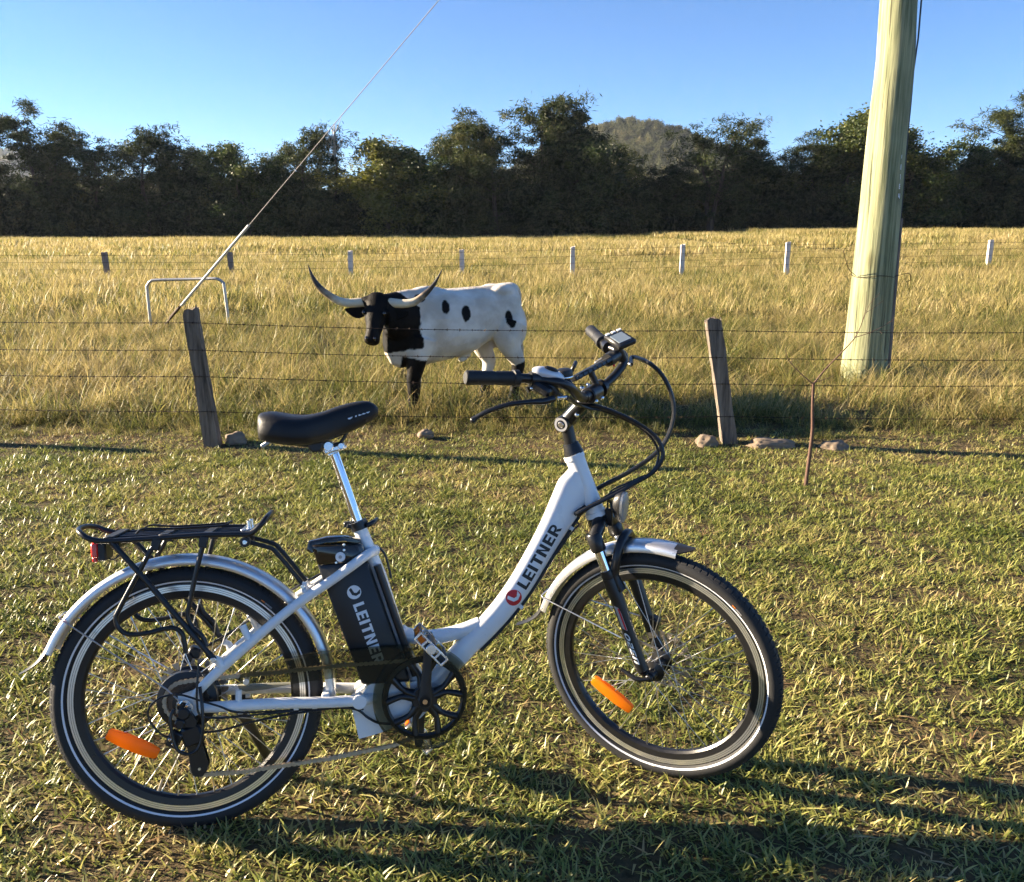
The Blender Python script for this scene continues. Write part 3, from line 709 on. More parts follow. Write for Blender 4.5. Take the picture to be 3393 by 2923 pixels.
# --- luggage rack
loop = [(.214, -.055, .791), (.204, -.068, .778), (.177, -.070, .757), (.139, -.070, .757), (.061, -.070, .759), (-.041, -.070, .757), (-.158, -.070, .755), (-.199, -.069, .761), (-.225, -.058, .775), (-.238, -.030, .781), (-.240, 0, .782), (-.238, .030, .781), (-.225, .058, .775), (-.199, .069, .761), (-.158, .070, .755), (-.041, .070, .757), (.061, .070, .759), (.139, .070, .757), (.177, .070, .757), (.204, .068, .778), (.214, .055, .791), (.219, .03, .797), (.220, 0, .798), (.219, -.03, .797)]
rack = MB().tube(loop, .0068, 12, closed=True, sm=5).build('luggage_rack', M['black'], bike)
for y in (-.025, .0, .025): MB().tube([(-.165, y, .757), (.17, y, .758)], .0042, 10).build('deck_rail', M['black'], rack)
for x in (-.158, -.03, .075): mb = MB(); mb.box((x, 0, .7625), (.024, .142, .006), bev=.002); mb.build('deck_plate', M['black_plastic'], rack)
mb = MB(); mb.box((.165, 0, .763), (.026, .10, .006), bev=.001)
for y in (-.02, .02): mb.disc((.168, y, .764), (.168, y, .783), .006, 12, .001)
mb.build('fixing_bolt', M['alu'], rack)
mb = MB(); mb.tube([(-.105, -.03, .764), (-.085, -.032, .776), (-.02, -.02, .772), (.10, -.02, .774), (.118, -.01, .780), (.118, .02, .780), (.10, .025, .774), (-.02, .025, .772), (-.085, .036, .776), (-.105, .03, .764)], .0026, 8, sm=4); mb.build('spring_clip', M['black'], rack)
for sg in (-1, 1):
    y = sg * .072
    MB().tube([(-.045, sg * .070, .752), (-.077, y, .698), (-.138, y, .590), (-.149, y, .564), (-.142, y, .538), (-.118, y, .523), (-.075, y, .524), (-.022, y, .533), (.003, y, .520), (.010, y, .490), (.011, y, .468)], .0062, 10, sm=5).build('pannier_bar', M['black'], rack)
    MB().tube([(.068, sg * .070, .752), (.045, y, .669), (.026, y, .592), (.020, y, .560), (.030, y, .532), (.052, y, .508), (.062, y, .482)], .0062, 10, sm=5).build('pannier_bar', M['black'], rack)
    mb = MB(); mb.tube([(-.152, sg * .068, .752), (-.077, sg * .0755, .659), (.078, sg * .0785, .4505)], .0072, 12)
    mb.tube([(.066, sg * .078, .466), (.080, sg * .0785, .448)], .0085, 12); mb.build('support_leg', M['black'], rack)
    mb = MB(); mb.disc((.079, sg * .074, .4495), (.079, sg * .089, .4495), .0068, 12, .001); mb.build('bolt', M['alu'], rack)
    for x, z in ((-.045, .742), (.067, .743)): mb = MB(); mb.box((x - .002, sg * .071, z), (.022, .013, .03), Matrix.Rotation(.2, 3, 'Y'), .003); mb.build('bracket', M['black_plastic'], rack)
    mb = MB(); mb.tube([(.155, sg * .036, .735), (.215, sg * .034, .715), (.236, sg * .033, .698), (.299, sg * .031, .612)], .0058, 10, sm=3); mb.disc((.160, sg * .025, .733), (.160, sg * .047, .733), .013, 16, .002); mb.build('front_strut', M['black'], rack)
    for x, z in ((.160, .733), (.298, .613)): mb = MB(); mb.disc((x, sg * .040, z), (x, sg * .052, z), .006, 10, .001); mb.build('bolt', M['alu'], rack)
mb = MB(); mb.box((-.150, 0, .742), (.02, .10, .02), bev=.003); mb.build('light_bracket', M['black_plastic'], rack)
mb = MB(); mb.box((-.188, 0, .722), (.022, .062, .046), bev=.004); tl = mb.build('tail_light', M['black_plastic'], bike)
mb = MB(); mb.box((-.204, 0, .728), (.018, .066, .038), bev=.004); mb.box((-.207, 0, .703), (.012, .050, .014), bev=.003); mb.build('red_lens', M['red'], tl)
mb = MB(); mb.tube([(-.180, -.01, .704), (-.165, -.01, .700), (-.150, -.005, .715), (-.155, 0, .735)], .0018, 6, sm=4); mb.build('wire', M['black'], tl)

# --- cranks, chainring, chain guard, pedals
BB = (.596, .306)
def rot2(p, a): c, s = math.cos(a), math.sin(a); return (BB[0] + p[0] * c - p[1] * s, BB[1] + p[0] * s + p[1] * c)
mb = MB(); RI = .094
mb.lathe([(RI, -.055), (RI + .004, -.058), (RI + .014, -.057), (RI + .016, -.053), (RI + .014, -.050), (RI, -.050)], c=(BB[0], 0, BB[1]), n=72)
mb.disc((BB[0], -.064, BB[1]), (BB[0], -.045, BB[1]), .034, 32, .003)
for i in range(5):
    a = math.radians(20 + 72 * i)
    for da in (-.26, .26):
        P = [(.026 * math.cos(a + da * .6), .026 * math.sin(a + da * .6)), (.060 * math.cos(a + da * .62), .060 * math.sin(a + da * .62)), ((RI + .005) * math.cos(a + da * 1.25), (RI + .005) * math.sin(a + da * 1.25))]
        mb.tube([(BB[0] + x, -.053, BB[1] + z) for x, z in P], [.013, .0075, .0095], 10, sm=5)
chainring = mb.build('chainring', M['black'], bike)
mb = MB(); nt_ = 44; P = []
for k in range(nt_ * 2):
    a = PI * k / nt_; rr = RI + .0125 if k % 2 == 0 else RI + .007; P.append((rr * math.cos(a), rr * math.sin(a)))
V = [(BB[0] + x, -.0465, BB[1] + z) for x, z in P] + [(BB[0] + (RI) * math.cos(PI * k / nt_), -.0465, BB[1] + RI * math.sin(PI * k / nt_)) for k in range(nt_ * 2)]
m = nt_ * 2; mb.add(V, [(k, (k + 1) % m, m + (k + 1) % m, m + k) for k in range(m)]); mb.build('chainring_teeth', M['cassette'], chainring, smooth=False)
for sg, ang in ((-1, math.radians(84.5)), (1, math.radians(84.5 + 180))):
    mb = MB(); y0, y1 = (-.070, -.084) if sg < 0 else (.070, .084); L = .165; V = []; prof = [(-.012, .015), (.0, .0175), (.012, .0165), (.05, .013), (.11, .0115), (.15, .0125), (.168, .0115), (.178, .006)]
    pts = [rot2((a, w), ang) for a, w in prof] + [rot2((a, -w), ang) for a, w in prof[::-1]]
    n = len(pts); 
    lay = [(y0, 1.), (y0 + (y1 - y0) * .8, 1.), (y1, .72)]
    cen = [rot2((a, 0), ang) for a, w in prof]; cen = cen + cen[::-1]
    for y, k in lay: V += [(c[0] + (p[0] - c[0]) * k, y, c[1] + (p[1] - c[1]) * k) for p, c in zip(pts, cen)]
    F = [tuple(range(n)), tuple(2 * n + i for i in range(n))] + [(j * n + i, j * n + (i + 1) % n, (j + 1) * n + (i + 1) % n, (j + 1) * n + i) for j in range(2) for i in range(n)]
    mb.add(V, F); mb.disc((BB[0], y0 + .02 * (1 if sg < 0 else -1), BB[1]), (BB[0], y1, BB[1]), .0185, 24, .003)
    ca = mb.build('crank_arm', M['black'], bike, ang=35)
    mb = MB(); mb.disc((BB[0], y1 + .0005 * sg, BB[1]), (BB[0], y1 + .0025 * sg, BB[1]), .0065, 14); mb.build('crank_bolt', M['chrome'], ca)
    e = rot2((.165, 0), ang); pa = math.radians(-48) if sg < 0 else math.radians(-52)
    Rp = Matrix.Rotation(-pa, 3, 'Y'); yc = sg * .142
    mb = MB(); mb.tube([(e[0], sg * .082, e[1]), (e[0], sg * .19, e[1])], .007, 12)
    mb.disc((e[0], sg * .098, e[1]), (e[0], sg * .186, e[1]), .0145, 18, .003)
    for dx in (-.044, .044): mb.box(Vector((e[0], yc, e[1])) + Rp @ Vector((dx, 0, 0)), (.006, .094, .024), Rp, .002)
    ped = mb.build('pedal', M['black_plastic'], bike)
    for yy in (sg * .094, sg * .190):
        mb = MB()
        mb.box(Vector((e[0], yy, e[1])) + Rp @ Vector((0, 0, .0105)), (.096, .005, .005), Rp, .001); mb.box(Vector((e[0], yy, e[1])) + Rp @ Vector((0, 0, -.0105)), (.096, .005, .005), Rp, .001)
        for dx in (-.046, -.022, .022, .046): mb.box(Vector((e[0], yy, e[1])) + Rp @ Vector((dx, 0, 0)), (.006, .0055, .024), Rp, .001)
        mb.disc((e[0], yy - .004, e[1]), (e[0], yy + .004, e[1]), .013, 16, .001)
        mb.build('pedal_cage', M['alu'], ped)
    for dx in (-.034,):
        mb = MB(); mb.box(Vector((e[0], sg * .1905, e[1])) + Rp @ Vector((dx, 0, 0)), (.016, .004, .014), Rp, .001); mb.build('pedal_reflector', M['amber'], ped)
    for dx in (-.0485, .0485):
        mb = MB(); mb.box(Vector((e[0], yc, e[1])) + Rp @ Vector((dx, 0, 0)), (.003, .05, .013), Rp, .001); mb.build('pedal_reflector', M['amber'], ped)
# smoked plastic guard: ring round the chainring and a long arm over the upper run
mb = MB(); RO = .1325; RG = .098; yg0, yg1 = -.066, -.036
mb.lathe([(RG, yg0), (RO - .003, yg0), (RO, yg0 + .003), (RO, yg1)], c=(BB[0], 0, BB[1]), n=80, closed=False)
guard = mb.build('chain_guard', M['smoke'], bike)
arm = [(.130, .384), (.138, .401), (.165, .416), (.255, .430), (.335, .4415), (.42, .445), (.51, .447), (.585, .4435)]
low = [(.475, .363), (.452, .352), (.44, .368), (.415, .378), (.36, .377), (.290, .373), (.200, .361), (.150, .359), (.134, .366)]
inner = [(BB[0] + RO * math.cos(a), BB[1] + RO * math.sin(a)) for a in np.linspace(math.radians(95), math.radians(155), 8)]
mb = MB(); P = arm + inner + low; n = len(P)
mb.add([(x, yg0, z) for x, z in P], [tuple(range(n))])
mb.add([(x, yg0, z) for x, z in arm] + [(x, yg1, z) for x, z in arm], [(i, i + 1, i + 1 + len(arm), i + len(arm)) for i in range(len(arm) - 1)])
mb.build('guard_arm', M['smoke'], guard, smooth=False)
mb = MB(); mb.disc((.152, yg0 - .004, .384), (.152, yg0 + .002, .384), .0075, 14, .001); mb.build('screw', M['alu'], guard)
# chain: upper run, round the sprocket, down the derailleur and back
def arc(cx, cz, r, a0, a1, n): return [(cx + r * math.cos(math.radians(a0 + (a1 - a0) * i / n)), cz + r * math.sin(math.radians(a0 + (a1 - a0) * i / n))) for i in range(n + 1)]
path = [(.59, .405), (.40, .403), (.2, .396), (.02, .391)] + arc(0, .338, .051, 88, 205, 12) + [(-.030, .300), (-.012, .292), (.006, .280)] + arc(.012, .262, .016, 110, -30, 6) + [(.02, .22)] + arc(.028, .169, .021, 150, 285, 7) + [(.12, .147), (.35, .163), (.51, .183), (.565, .200)] + arc(BB[0], BB[1], .107, 250, 450, 24)
PP = np.array(path); seg = np.linalg.norm(np.diff(PP, axis=0), axis=1); cum = np.concatenate([[0], np.cumsum(seg)]); NL = int(cum[-1] / .0127)
ss = np.linspace(0, cum[-1], NL + 1); lx = np.interp(ss, cum, PP[:, 0]); lz = np.interp(ss, cum, PP[:, 1])
def chain_y(x): return -.042 - .004 * min(1, max(0, (.5 - x) / .5))
mb = MB()
for i in range(NL):
    a = np.array([lx[i], chain_y(lx[i]), lz[i]]); b = np.array([lx[i + 1], chain_y(lx[i + 1]), lz[i + 1]]); d = (b - a); L = np.linalg.norm(d); d /= L; nrm = np.array([-d[2], 0, d[0]])
    for sg in (-1, 1):
        yy = np.array([0, sg * (.0030 if i % 2 else .0042), 0]); h = .0050
        P8 = [a - d * .0042, a - d * .002 + nrm * h, a + d * .003 + nrm * h, a + d * L * .5 + nrm * h * .62, b - d * .003 + nrm * h, b + d * .002 + nrm * h, b + d * .0042, b + d * .002 - nrm * h, b - d * .003 - nrm * h, a + d * L * .5 - nrm * h * .62, a + d * .003 - nrm * h, a - d * .002 - nrm * h]
        t = np.array([0, .0005, 0]); mb.add([p + yy - t for p in P8] + [p + yy + t for p in P8], [tuple(range(12)), tuple(range(23, 11, -1))] + [(k, (k + 1) % 12, (k + 1) % 12 + 12, k + 12) for k in range(12)])
    mb.tube([a - np.array([0, .0052, 0]), a + np.array([0, .0052, 0])], .0026, 6)
mb.build('chain', M['chain'], bike, smooth=False)

# --- rear derailleur
mb = MB(); mb.disc((.004, -.095, .322), (.004, -.078, .322), .016, 24, .004); mb.disc((-.006, -.095, .297), (-.006, -.075, .297), .013, 20, .003); mb.poly([(-.014, .312), (.02, .322), (.035, .300), (.030, .285), (-.010, .288)], -.088, -.076)
mb.box((-.022, -.082, .258), (.034, .020, .042), Matrix.Rotation(.5, 3, 'Y'), .005); mb.box((.020, -.078, .262), (.052, .018, .05), Matrix.Rotation(-.3, 3, 'Y'), .006)
der = mb.build('rear_derailleur', M['black'], bike)
mb = MB(); mb.poly(rounded([(-.004, .272), (.028, .268), (.052, .175), (.035, .146), (.010, .152)], .008), -.058, -.0555); mb.poly(rounded([(-.004, .272), (.028, .268), (.052, .175), (.035, .146), (.010, .152)], .008), -.037, -.0345); mb.build('pulley_cage', M['black'], der)
for x, z, r in ((.012, .262, .016), (.029, .169, .019)):
    mb = MB(); mb.disc((x, -.052, z), (x, -.041, z), r, 22, .002); mb.build('pulley', M['black_plastic'], der)
    mb = MB(); mb.disc((x, -.0615, z), (x, -.055, z), .0035, 8); mb.build('screw', M['alu'], der)
mb = MB(); mb.tube([(-.016, -.100, .338), (-.024, -.106, .315), (-.018, -.108, .262), (-.008, -.108, .238), (.012, -.107, .227), (.034, -.107, .234), (.046, -.106, .256), (.052, -.104, .30), (.050, -.098, .350), (.044, -.085, .385)], .0042, 10, sm=5); mb.build('guard_bar', M['black'], der)
mb = MB(); mb.poly(rounded([(-.014, .350), (.012, .352), (.026, .335), (.018, .312), (-.008, .306), (-.018, .325)], .005, 2), -.079, -.0725); mb.build('hanger', M['alu'], der)
for x, z in ((-.005, .349), (.014, .343), (-.030, .262), (-.022, .250), (.0, .231)): mb = MB(); mb.disc((x, -.098, z), (x, -.078, z), .004, 8, .0008); mb.build('screw', M['chrome'], der)
# --- cables along the stays
def cable(pts, r=.0026, name='cable', m='black', sm=6): return MB().tube(pts, r, 8, sm=sm).build(name, M[m], bike)
cable([(.36, -.060, .300), (.22, -.066, .304), (.13, -.078, .312), (.09, -.088, .333), (.046, -.094, .353), (-.002, -.096, .372), (-.045, -.097, .369), (-.070, -.097, .350), (-.078, -.097, .330), (-.070, -.096, .304), (-.050, -.092, .276), (-.032, -.086, .264)])
cable([(.36, -.058, .298), (.25, -.066, .293), (.16, -.074, .283), (.09, -.080, .270), (.04, -.085, .270)], .003)
cable([(.044, -.088, .44), (.040, -.094, .395), (.038, -.094, .35), (.046, -.092, .315), (.10, -.084, .303), (.20, -.068, .300), (.36, -.058, .302)], .0028)
cable([(.36, -.055, .300), (.42, -.05, .288), (.45, -.045, .262), (.478, -.040, .244), (.52, -.03, .235)], .0034)
cable([(.36, -.052, .297), (.40, -.048, .292), (.44, -.03, .28)], .0034)
cable([(.02, .062, .44), (.08, .066, .47), (.15, .060, .512), (.25, .05, .58), (.32, .03, .62), (.40, .02, .66), (.47, .03, .70)], .0032)
cable([(.485, .016, .70), (.505, .021, .675), (.515, .022, .64), (.52, .021, .61)], .0032)
mb = MB(); mb.box((.005, .066, .432), (.035, .03, .03), Matrix.Rotation(.4, 3, 'Y'), .005); mb.disc((-.012, .04, .423), (-.012, .056, .423), .013, 18, .001); mb.build('brake_caliper', M['black'], bike)
# --- kickstand on the far side
mb = MB(); mb.tube([(.115, .070, .318), (.112, .090, .26), (.135, .12, .19), (.185, .175, .045), (.195, .185, .035)], [.013, .017, .013, .011, .010], 12, sm=4)
mb.box((.115, .076, .305), (.05, .03, .04), bev=.005); mb.box((.196, .19, .03), (.04, .03, .015), bev=.004); mb.build('kickstand', M['black'], bike)

# --- fork (turned)
mb = MB()
a0, a1 = on_axis(.757), on_axis(.722)
mb.tube([(a0[0], 0, a0[1]), (a1[0], 0, a1[1])], [.027, .026], 28)
def leg(z, sg, off=0.): x, z = on_axis(z, off); return (x, sg * .065, z)
LO = .006
for sg in (-1, 1):
    mb.tube([leg(.728, sg, LO), leg(.724, sg, LO), leg(.684, sg, LO), leg(.680, sg, LO)], [.017, .0205, .0205, .0185], 22)
    mb.tube([(a1[0] - .002, sg * .005, .742), (a1[0] + .008, sg * .035, .737), leg(.715, sg, LO)], [.021, .019, .018], 16, sm=4)
fork = mb.build('fork', M['black'], bike, ST)
mb = MB(); d0 = on_axis(.752); d1 = on_axis(.735); mb.tube([(d0[0], 0, d0[1]), (d1[0], 0, d1[1])], .0285, 28); mb.build('crown_race', M['black'], fork)
for sg in (-1, 1):
    mb = MB(); mb.tube([leg(.684, sg, LO), leg(.600, sg, LO)], .0143, 22); mb.build('stanchion', M['chrome'], fork)
    mb = MB(); mb.tube([leg(.628, sg, LO), leg(.612, sg, LO), leg(.604, sg, LO)], [.0178, .0185, .0165], 20)
    mb.tube([leg(.606, sg, LO), leg(.585, sg, LO), leg(.55, sg, LO + .002), leg(.47, sg, LO), leg(.38, sg, LO - .002), leg(.352, sg, LO)], [.0185, .0195, .0190, .0175, .0175, .0165], 22)
    e = leg(.355, sg, LO); mb.tube([e, (FRONT.x - .016, sg * .058, .342), (FRONT.x, sg * .056, .335)], [.0165, .013, .011], 14); mb.disc((FRONT.x, sg * .050, .335), (FRONT.x, sg * .066, .335), .0135, 16, .002)
    lo_ = mb.build('lower_leg', M['black'], fork)
    mb = MB(); mb.disc((FRONT.x, sg * .066, .335), (FRONT.x, sg * .077, .335), .010, 14, .002); mb.build('axle_cap', M['black_plastic'], fork)
    if sg < 0:
        mb = MB(); mb.tube([(FRONT.x, -.074, .335), (FRONT.x - .03, -.083, .333), (FRONT.x - .075, -.080, .352)], [.006, .007, .005], 10, sm=4); mb.build('quick_release_lever', M['black'], fork)
    def on_leg(u, v, sg=sg): # u down the leg from z=.5, v across (angle)
        x, z = on_axis(.535 - u, LO); r = .0192; an = v / r; fx = math.sin(an) * r; return (x + fx, sg * .065 + (-1 if sg < 0 else 1) * math.cos(an) * r if sg < 0 else sg * .065 + math.cos(an) * r, z - fx * .34)
    if sg < 0:
        mb = MB(); wrap(mb, [q(0, -.007, .062, .009)], lambda u, v: on_leg(u, v), 6, 4); mb.build('sticker', M['grey_print'], fork, smooth=False)
        mb = MB(); wrap(mb, [q(.002, .003, .06, .0075)], lambda u, v: (lambda p: (p[0], p[1] - .0008, p[2]))(on_leg(u, v)), 6, 3); mb.build('warning_label', M['red_print'], fork, smooth=False)
        qs, wid = text_quads('OSEU', .0135); k_ = .085 / wid
        mb = MB(); wrap(mb, [[(a * k_ + .072, .008 - b * 1.15 ) for a, b in p] for p in qs], lambda u, v: on_leg(u, v), 2, 3); mb.build('fork_lettering', M['white_print'], fork, smooth=False)
mb = MB(); th = np.linspace(0, PI, 13); mb.tube([(on_axis(.56, LO + .02)[0] + .0 , -.062, .575)] + [(on_axis(.60, LO)[0] + .012 + .012 * math.sin(t), -.060 * math.cos(t), .612 + .098 * math.sin(t) ** .8) for t in th] + [(on_axis(.56, LO + .02)[0], .062, .575)], .0125, 12, sm=2); mb.build('fork_brace', M['black'], fork)
mb = MB(); mb.box((FRONT.x - .035, .062, .43), (.04, .03, .045), Matrix.Rotation(.3, 3, 'Y'), .006); mb.build('brake_caliper', M['black'], fork)
mb = MB(); mb.tube([(on_axis(.62)[0] - .01, .075, .62), (1.13, .078, .56), (1.17, .080, .48), (1.20, .076, .44)], .0026, 8, sm=5); mb.build('brake_hose', M['black'], fork)
# headlight in front of the crown
mb = MB(); Rl = Matrix.Rotation(.10, 3, 'Y')
V = []; F = []; lay = [(0, .010, .012, .012), (.012, .022, .034, .034), (.026, .025, .042, .047), (.030, .025, .042, .047)]
c0 = Vector((1.122, 0, .790)); n = 24
for (x, w, up, dn) in lay:
    for k in range(n):
        t = 2 * PI * k / n; c, s = math.cos(t), math.sin(t); z = (up if s > 0 else dn) * math.copysign(abs(s) ** .8, s); wd = w * (1.05 if s > 0 else 1.05 - .62 * abs(s))
        V.append(tuple(c0 + Rl @ Vector((x, math.copysign(abs(c) ** .7, c) * wd, z))))
F = [(i * n + k, i * n + (k + 1) % n, (i + 1) * n + (k + 1) % n, (i + 1) * n + k) for i in range(3) for k in range(n)] + [tuple(range(n))]
mb.add(V, F); mb.box((1.112, 0, .752), (.02, .012, .05), bev=.003); hl = mb.build('headlight', M['black_plastic'], bike, ST)
V = []; lay = [(.029, 1.0), (.037, .95), (.041, .72), (.0425, .35), (.043, .02)]
for (x, kf) in lay:
    for k in range(n):
        t = 2 * PI * k / n; c, s = math.cos(t), math.sin(t); up, dn, w = .042, .047, .025; z = (up if s > 0 else dn) * math.copysign(abs(s) ** .8, s) * kf; wd = w * (1.05 if s > 0 else 1.05 - .62 * abs(s)) * kf
        V.append(tuple(c0 + Rl @ Vector((x, math.copysign(abs(c) ** .7, c) * wd, z))))
MB().add(V, [(i * n + k, i * n + (k + 1) % n, (i + 1) * n + (k + 1) % n, (i + 1) * n + k) for i in range(4) for k in range(n)]).build('lens', M['lens'], hl)

# --- stem and bar (turned)
mb = MB(); b0, b1 = on_axis(.922), on_axis(.955)
mb.tube([(b0[0], 0, b0[1]), (b0[0] - .001, 0, .925), (b1[0] + .002, 0, .952)], [.0275, .027, .021], 28)
mb.tube([(1.010, 0, .948), (1.005, 0, .98), (.998, 0, 1.006)], [.0175, .0165, .018], 22)
stem = mb.build('stem', M['black'], bike, ST)
mb = MB(); mb.disc((.996, -.026, 1.008), (.996, .026, 1.008), .0215, 28, .003); mb.tube([(.996, 0, 1.008), (1.03, 0, 1.045), (1.062, 0, 1.075)], [.0205, .0185, .019], 20); mb.build('stem_arm', M['black'], stem)
mb = MB(); mb.disc((.996, -.0285, 1.008), (.996, -.0255, 1.008), .0085, 16, .001); mb.build('pivot_bolt', M['alu'], stem)
mb = MB(); mb.lathe([(.0125, -.0268), (.0185, -.0268), (.0185, -.0262), (.0125, -.0262)], c=(.996, 0, 1.008), n=28); mb.build('pivot_scale', M['grey_print'], stem)
mb = MB(); mb.disc((1.078, -.030, 1.090), (1.078, .030, 1.090), .0225, 26, .003); mb.build('bar_clamp', M['black'], stem)
for x, y, z in ((1.060, -.02, 1.108), (1.060, .02, 1.108), (1.097, -.02, 1.075), (1.097, .02, 1.075), (1.04, -.018, 1.035)): mb = MB(); mb.ball((x, y, z), .0065, 10, 6); mb.build('clamp_bolt', M['chrome'], stem)
half = [(1.078, 0, 1.090), (1.080, .045, 1.092), (1.083, .08, 1.098), (1.094, .128, 1.116), (1.100, .168, 1.138), (1.090, .198, 1.157), (1.060, .218, 1.168), (1.023, .239, 1.176), (.975, .298, 1.188), (.925, .358, 1.199)]
bar = [(x, -y, z) for x, y, z in half[::-1]] + half[1:]
hb = MB().tube(bar, .0118, 16, sm=5).build('handlebar', M['black'], bike, ST)
mb = MB(); mb.tube([(1.078, -.055, 1.0915), (1.078, .055, 1.0915)], .0155, 18); mb.tube([(1.079, .044, 1.092), (1.080, .060, 1.0935)], .024, 22); mb.build('bar_sleeve', M['black'], hb)
for sg in (-1, 1):
    g0 = np.array([.921, sg * .363, 1.2]); g1 = np.array([1.023, sg * .239, 1.176]); d = (g1 - g0); L = np.linalg.norm(d); d /= L
    mb = MB(); mb.tube([g0, g0 + d * .003, g0 + d * .006, g0 + d * .07, g0 + d * .075, g0 + d * .08, g0 + d * .118, g0 + d * .120, g0 + d * .134, g0 + d * .136], [.0145, .0168, .0172, .0168, .0158, .0168, .0172, .0205, .0205, .016], 24)
    mb.build('grip', M['grip'], hb)
    # lever clamp, body and blade
    bp0 = np.array([1.028, sg * .235, 1.174]); 
    mb = MB(); mb.tube([bp0 - d * .006, bp0 + d * .016], .0185, 20); mb.box(bp0 + np.array([.026, 0, -.022]), (.05, .03, .024), Matrix.Rotation(.5, 3, 'Y'), .006); lv = mb.build('brake_lever', M['black'], hb)
    p = [bp0 + np.array([.055, sg * .0, -.045]), bp0 + np.array([.040, sg * .03, -.046]), bp0 + np.array([.018, sg * .058, -.042]), bp0 + np.array([-.020, sg * .088, -.043]), bp0 + np.array([-.060, sg * .115, -.055]), bp0 + np.array([-.085, sg * .128, -.068]), bp0 + np.array([-.092, sg * .132, -.074])]
    mb = MB(); mb.tube(p, [.0085, .008, .0065, .006, .006, .006, .008], 12, sm=5); mb.ball(p[-1], .008, 10, 6); mb.build('lever_blade', M['black'], lv)
    mb = MB(); f0 = bp0 + np.array([.060, -sg * .008, -.045]); mb.tube([f0, f0 + np.array([.018, -sg * .014, 0])], .0045, 10); mb.build('cable_ferrule', M['alu'], lv)
    mb = MB(); mb.ball(bp0 + np.array([.004, sg * .012, -.020]), .0048, 10, 6); mb.build('screw', M['chrome'], lv)
# gear shifter pod and bell on the near side
mb = MB(); Rz = Matrix.Rotation(.85, 3, 'Z') @ Matrix.Rotation(.40, 3, 'Y')
mb.ball((0, 0, 0), (.044, .022, .017), 24, 12); v = mb.v[0] @ np.array(Rz).T + np.array((1.056, -.203, 1.180)); mb.v[0] = v; sh = mb.build('gear_shifter', M['silver_plastic'], hb)
mb = MB(); mb.ball((0, 0, 0), (.019, .0105, .006), 18, 8); mb.v[0] = mb.v[0] @ np.array(Rz).T + np.array((1.066, -.206, 1.194)); mb.build('gear_window', M['black_plastic'], sh)
mb = MB(); mb.ball((1.050, -.205, 1.150), (.030, .026, .020), 18, 10); mb.tube([(1.03, -.222, 1.165), (1.06, -.21, 1.15), (1.07, -.20, 1.13)], [.016, .018, .012], 14, sm=3); mb.build('shifter_body', M['black_plastic'], sh)
mb = MB(); mb.tube([(1.035, -.225, 1.165), (1.022, -.232, 1.152), (1.015, -.24, 1.148)], [.010, .007, .008], 10, sm=3); mb.ball((1.036, -.200, 1.187), (.012, .010, .006), 12, 6); mb.build('thumb_lever', M['black_plastic'], sh)
mb = MB(); mb.lathe([(.0205, -.012), (.022, -.008), (.022, .004), (.0195, .010), (.012, .013), (.0005, .0135)], c=(1.072, -.150, 1.172), n=28, axis='Z', closed=False); mb.tube([(1.072, -.150, 1.164), (1.092, -.152, 1.135)], .010, 12); bl = mb.build('bell', M['black_plastic'], hb)
mb = MB(); mb.lathe([(.0222, -.010), (.0228, -.009), (.0228, -.006), (.0222, -.005)], c=(1.072, -.150, 1.172), n=28, axis='Z'); mb.build('bell_ring', M['chrome'], bl)
# display on the far bend with its long mounting plate across the bar
Rd = Matrix.Rotation(.14, 3, 'Y') @ Matrix.Rotation(.36, 3, 'X') @ Matrix.Rotation(-.55, 3, 'Z')
dc = Vector((1.092, .172, 1.205))
mb = MB(); mb.box(dc, (.078, .058, .018), Rd, .005); disp = mb.build('display', M['black_plastic'], hb)
mb = MB(); mb.box(dc + Rd @ Vector((.006, -.002, .0096)), (.046, .040, .002), Rd, .0004); mb.build('screen', M['screen'], disp)
for i in range(3): mb = MB(); mb.box(dc + Rd @ Vector((-.030, -.019 + .019 * i, .0100)), (.009, .013, .004), Rd, .001); mb.build('button', M['button'], disp)
mb = MB(); mb.tube([(1.094, .150, 1.186), (1.100, .168, 1.15)], .013, 14); mb.build('display_mount', M['black'], disp)
mb = MB(); pa_, pb_ = Vector((1.050, -.065, 1.138)), Vector((1.082, .105, 1.160)); dd = (pb_ - pa_).normalized(); zz = Vector((-.35, 0, 1)).normalized(); xx = dd.cross(zz).normalized(); zz = xx.cross(dd).normalized()
Rp = Matrix((xx, dd, zz)).transposed(); mb.box((pa_ + pb_) / 2, (.034, (pb_ - pa_).length, .013), Rp, .003)
for i in range(7): mb.box(pa_.lerp(pb_, (i + .8) / 8) + xx * .017, (.004, .010, .010), Rp, .001)
pl = mb.build('mounting_plate', M['black'], hb)
mb = MB(); mb.tube([pb_ - dd * .004, pb_ + dd * .02, pb_ + dd * .024, pb_ + dd * .045], [.018, .019, .017, .016], 20); mb.tube([(pa_ + pb_) / 2 - zz * .006, Vector((1.078, .03, 1.105))], .009, 10); mb.build('plate_knob', M['black_plastic'], pl)
mb = MB(); mb.box(pa_ + Vector((-.006, .03, .026)), (.010, .04, .03), Matrix.Rotation(.5, 3, 'Y') @ Matrix.Rotation(.3, 3, 'Z'), .003); mb.build('plate_clip', M['black_plastic'], pl)
mb = MB(); mb.ball(pb_ + Vector((.016, .002, -.015)), .0035, 8, 6); mb.build('red_button', M['red'], pl)

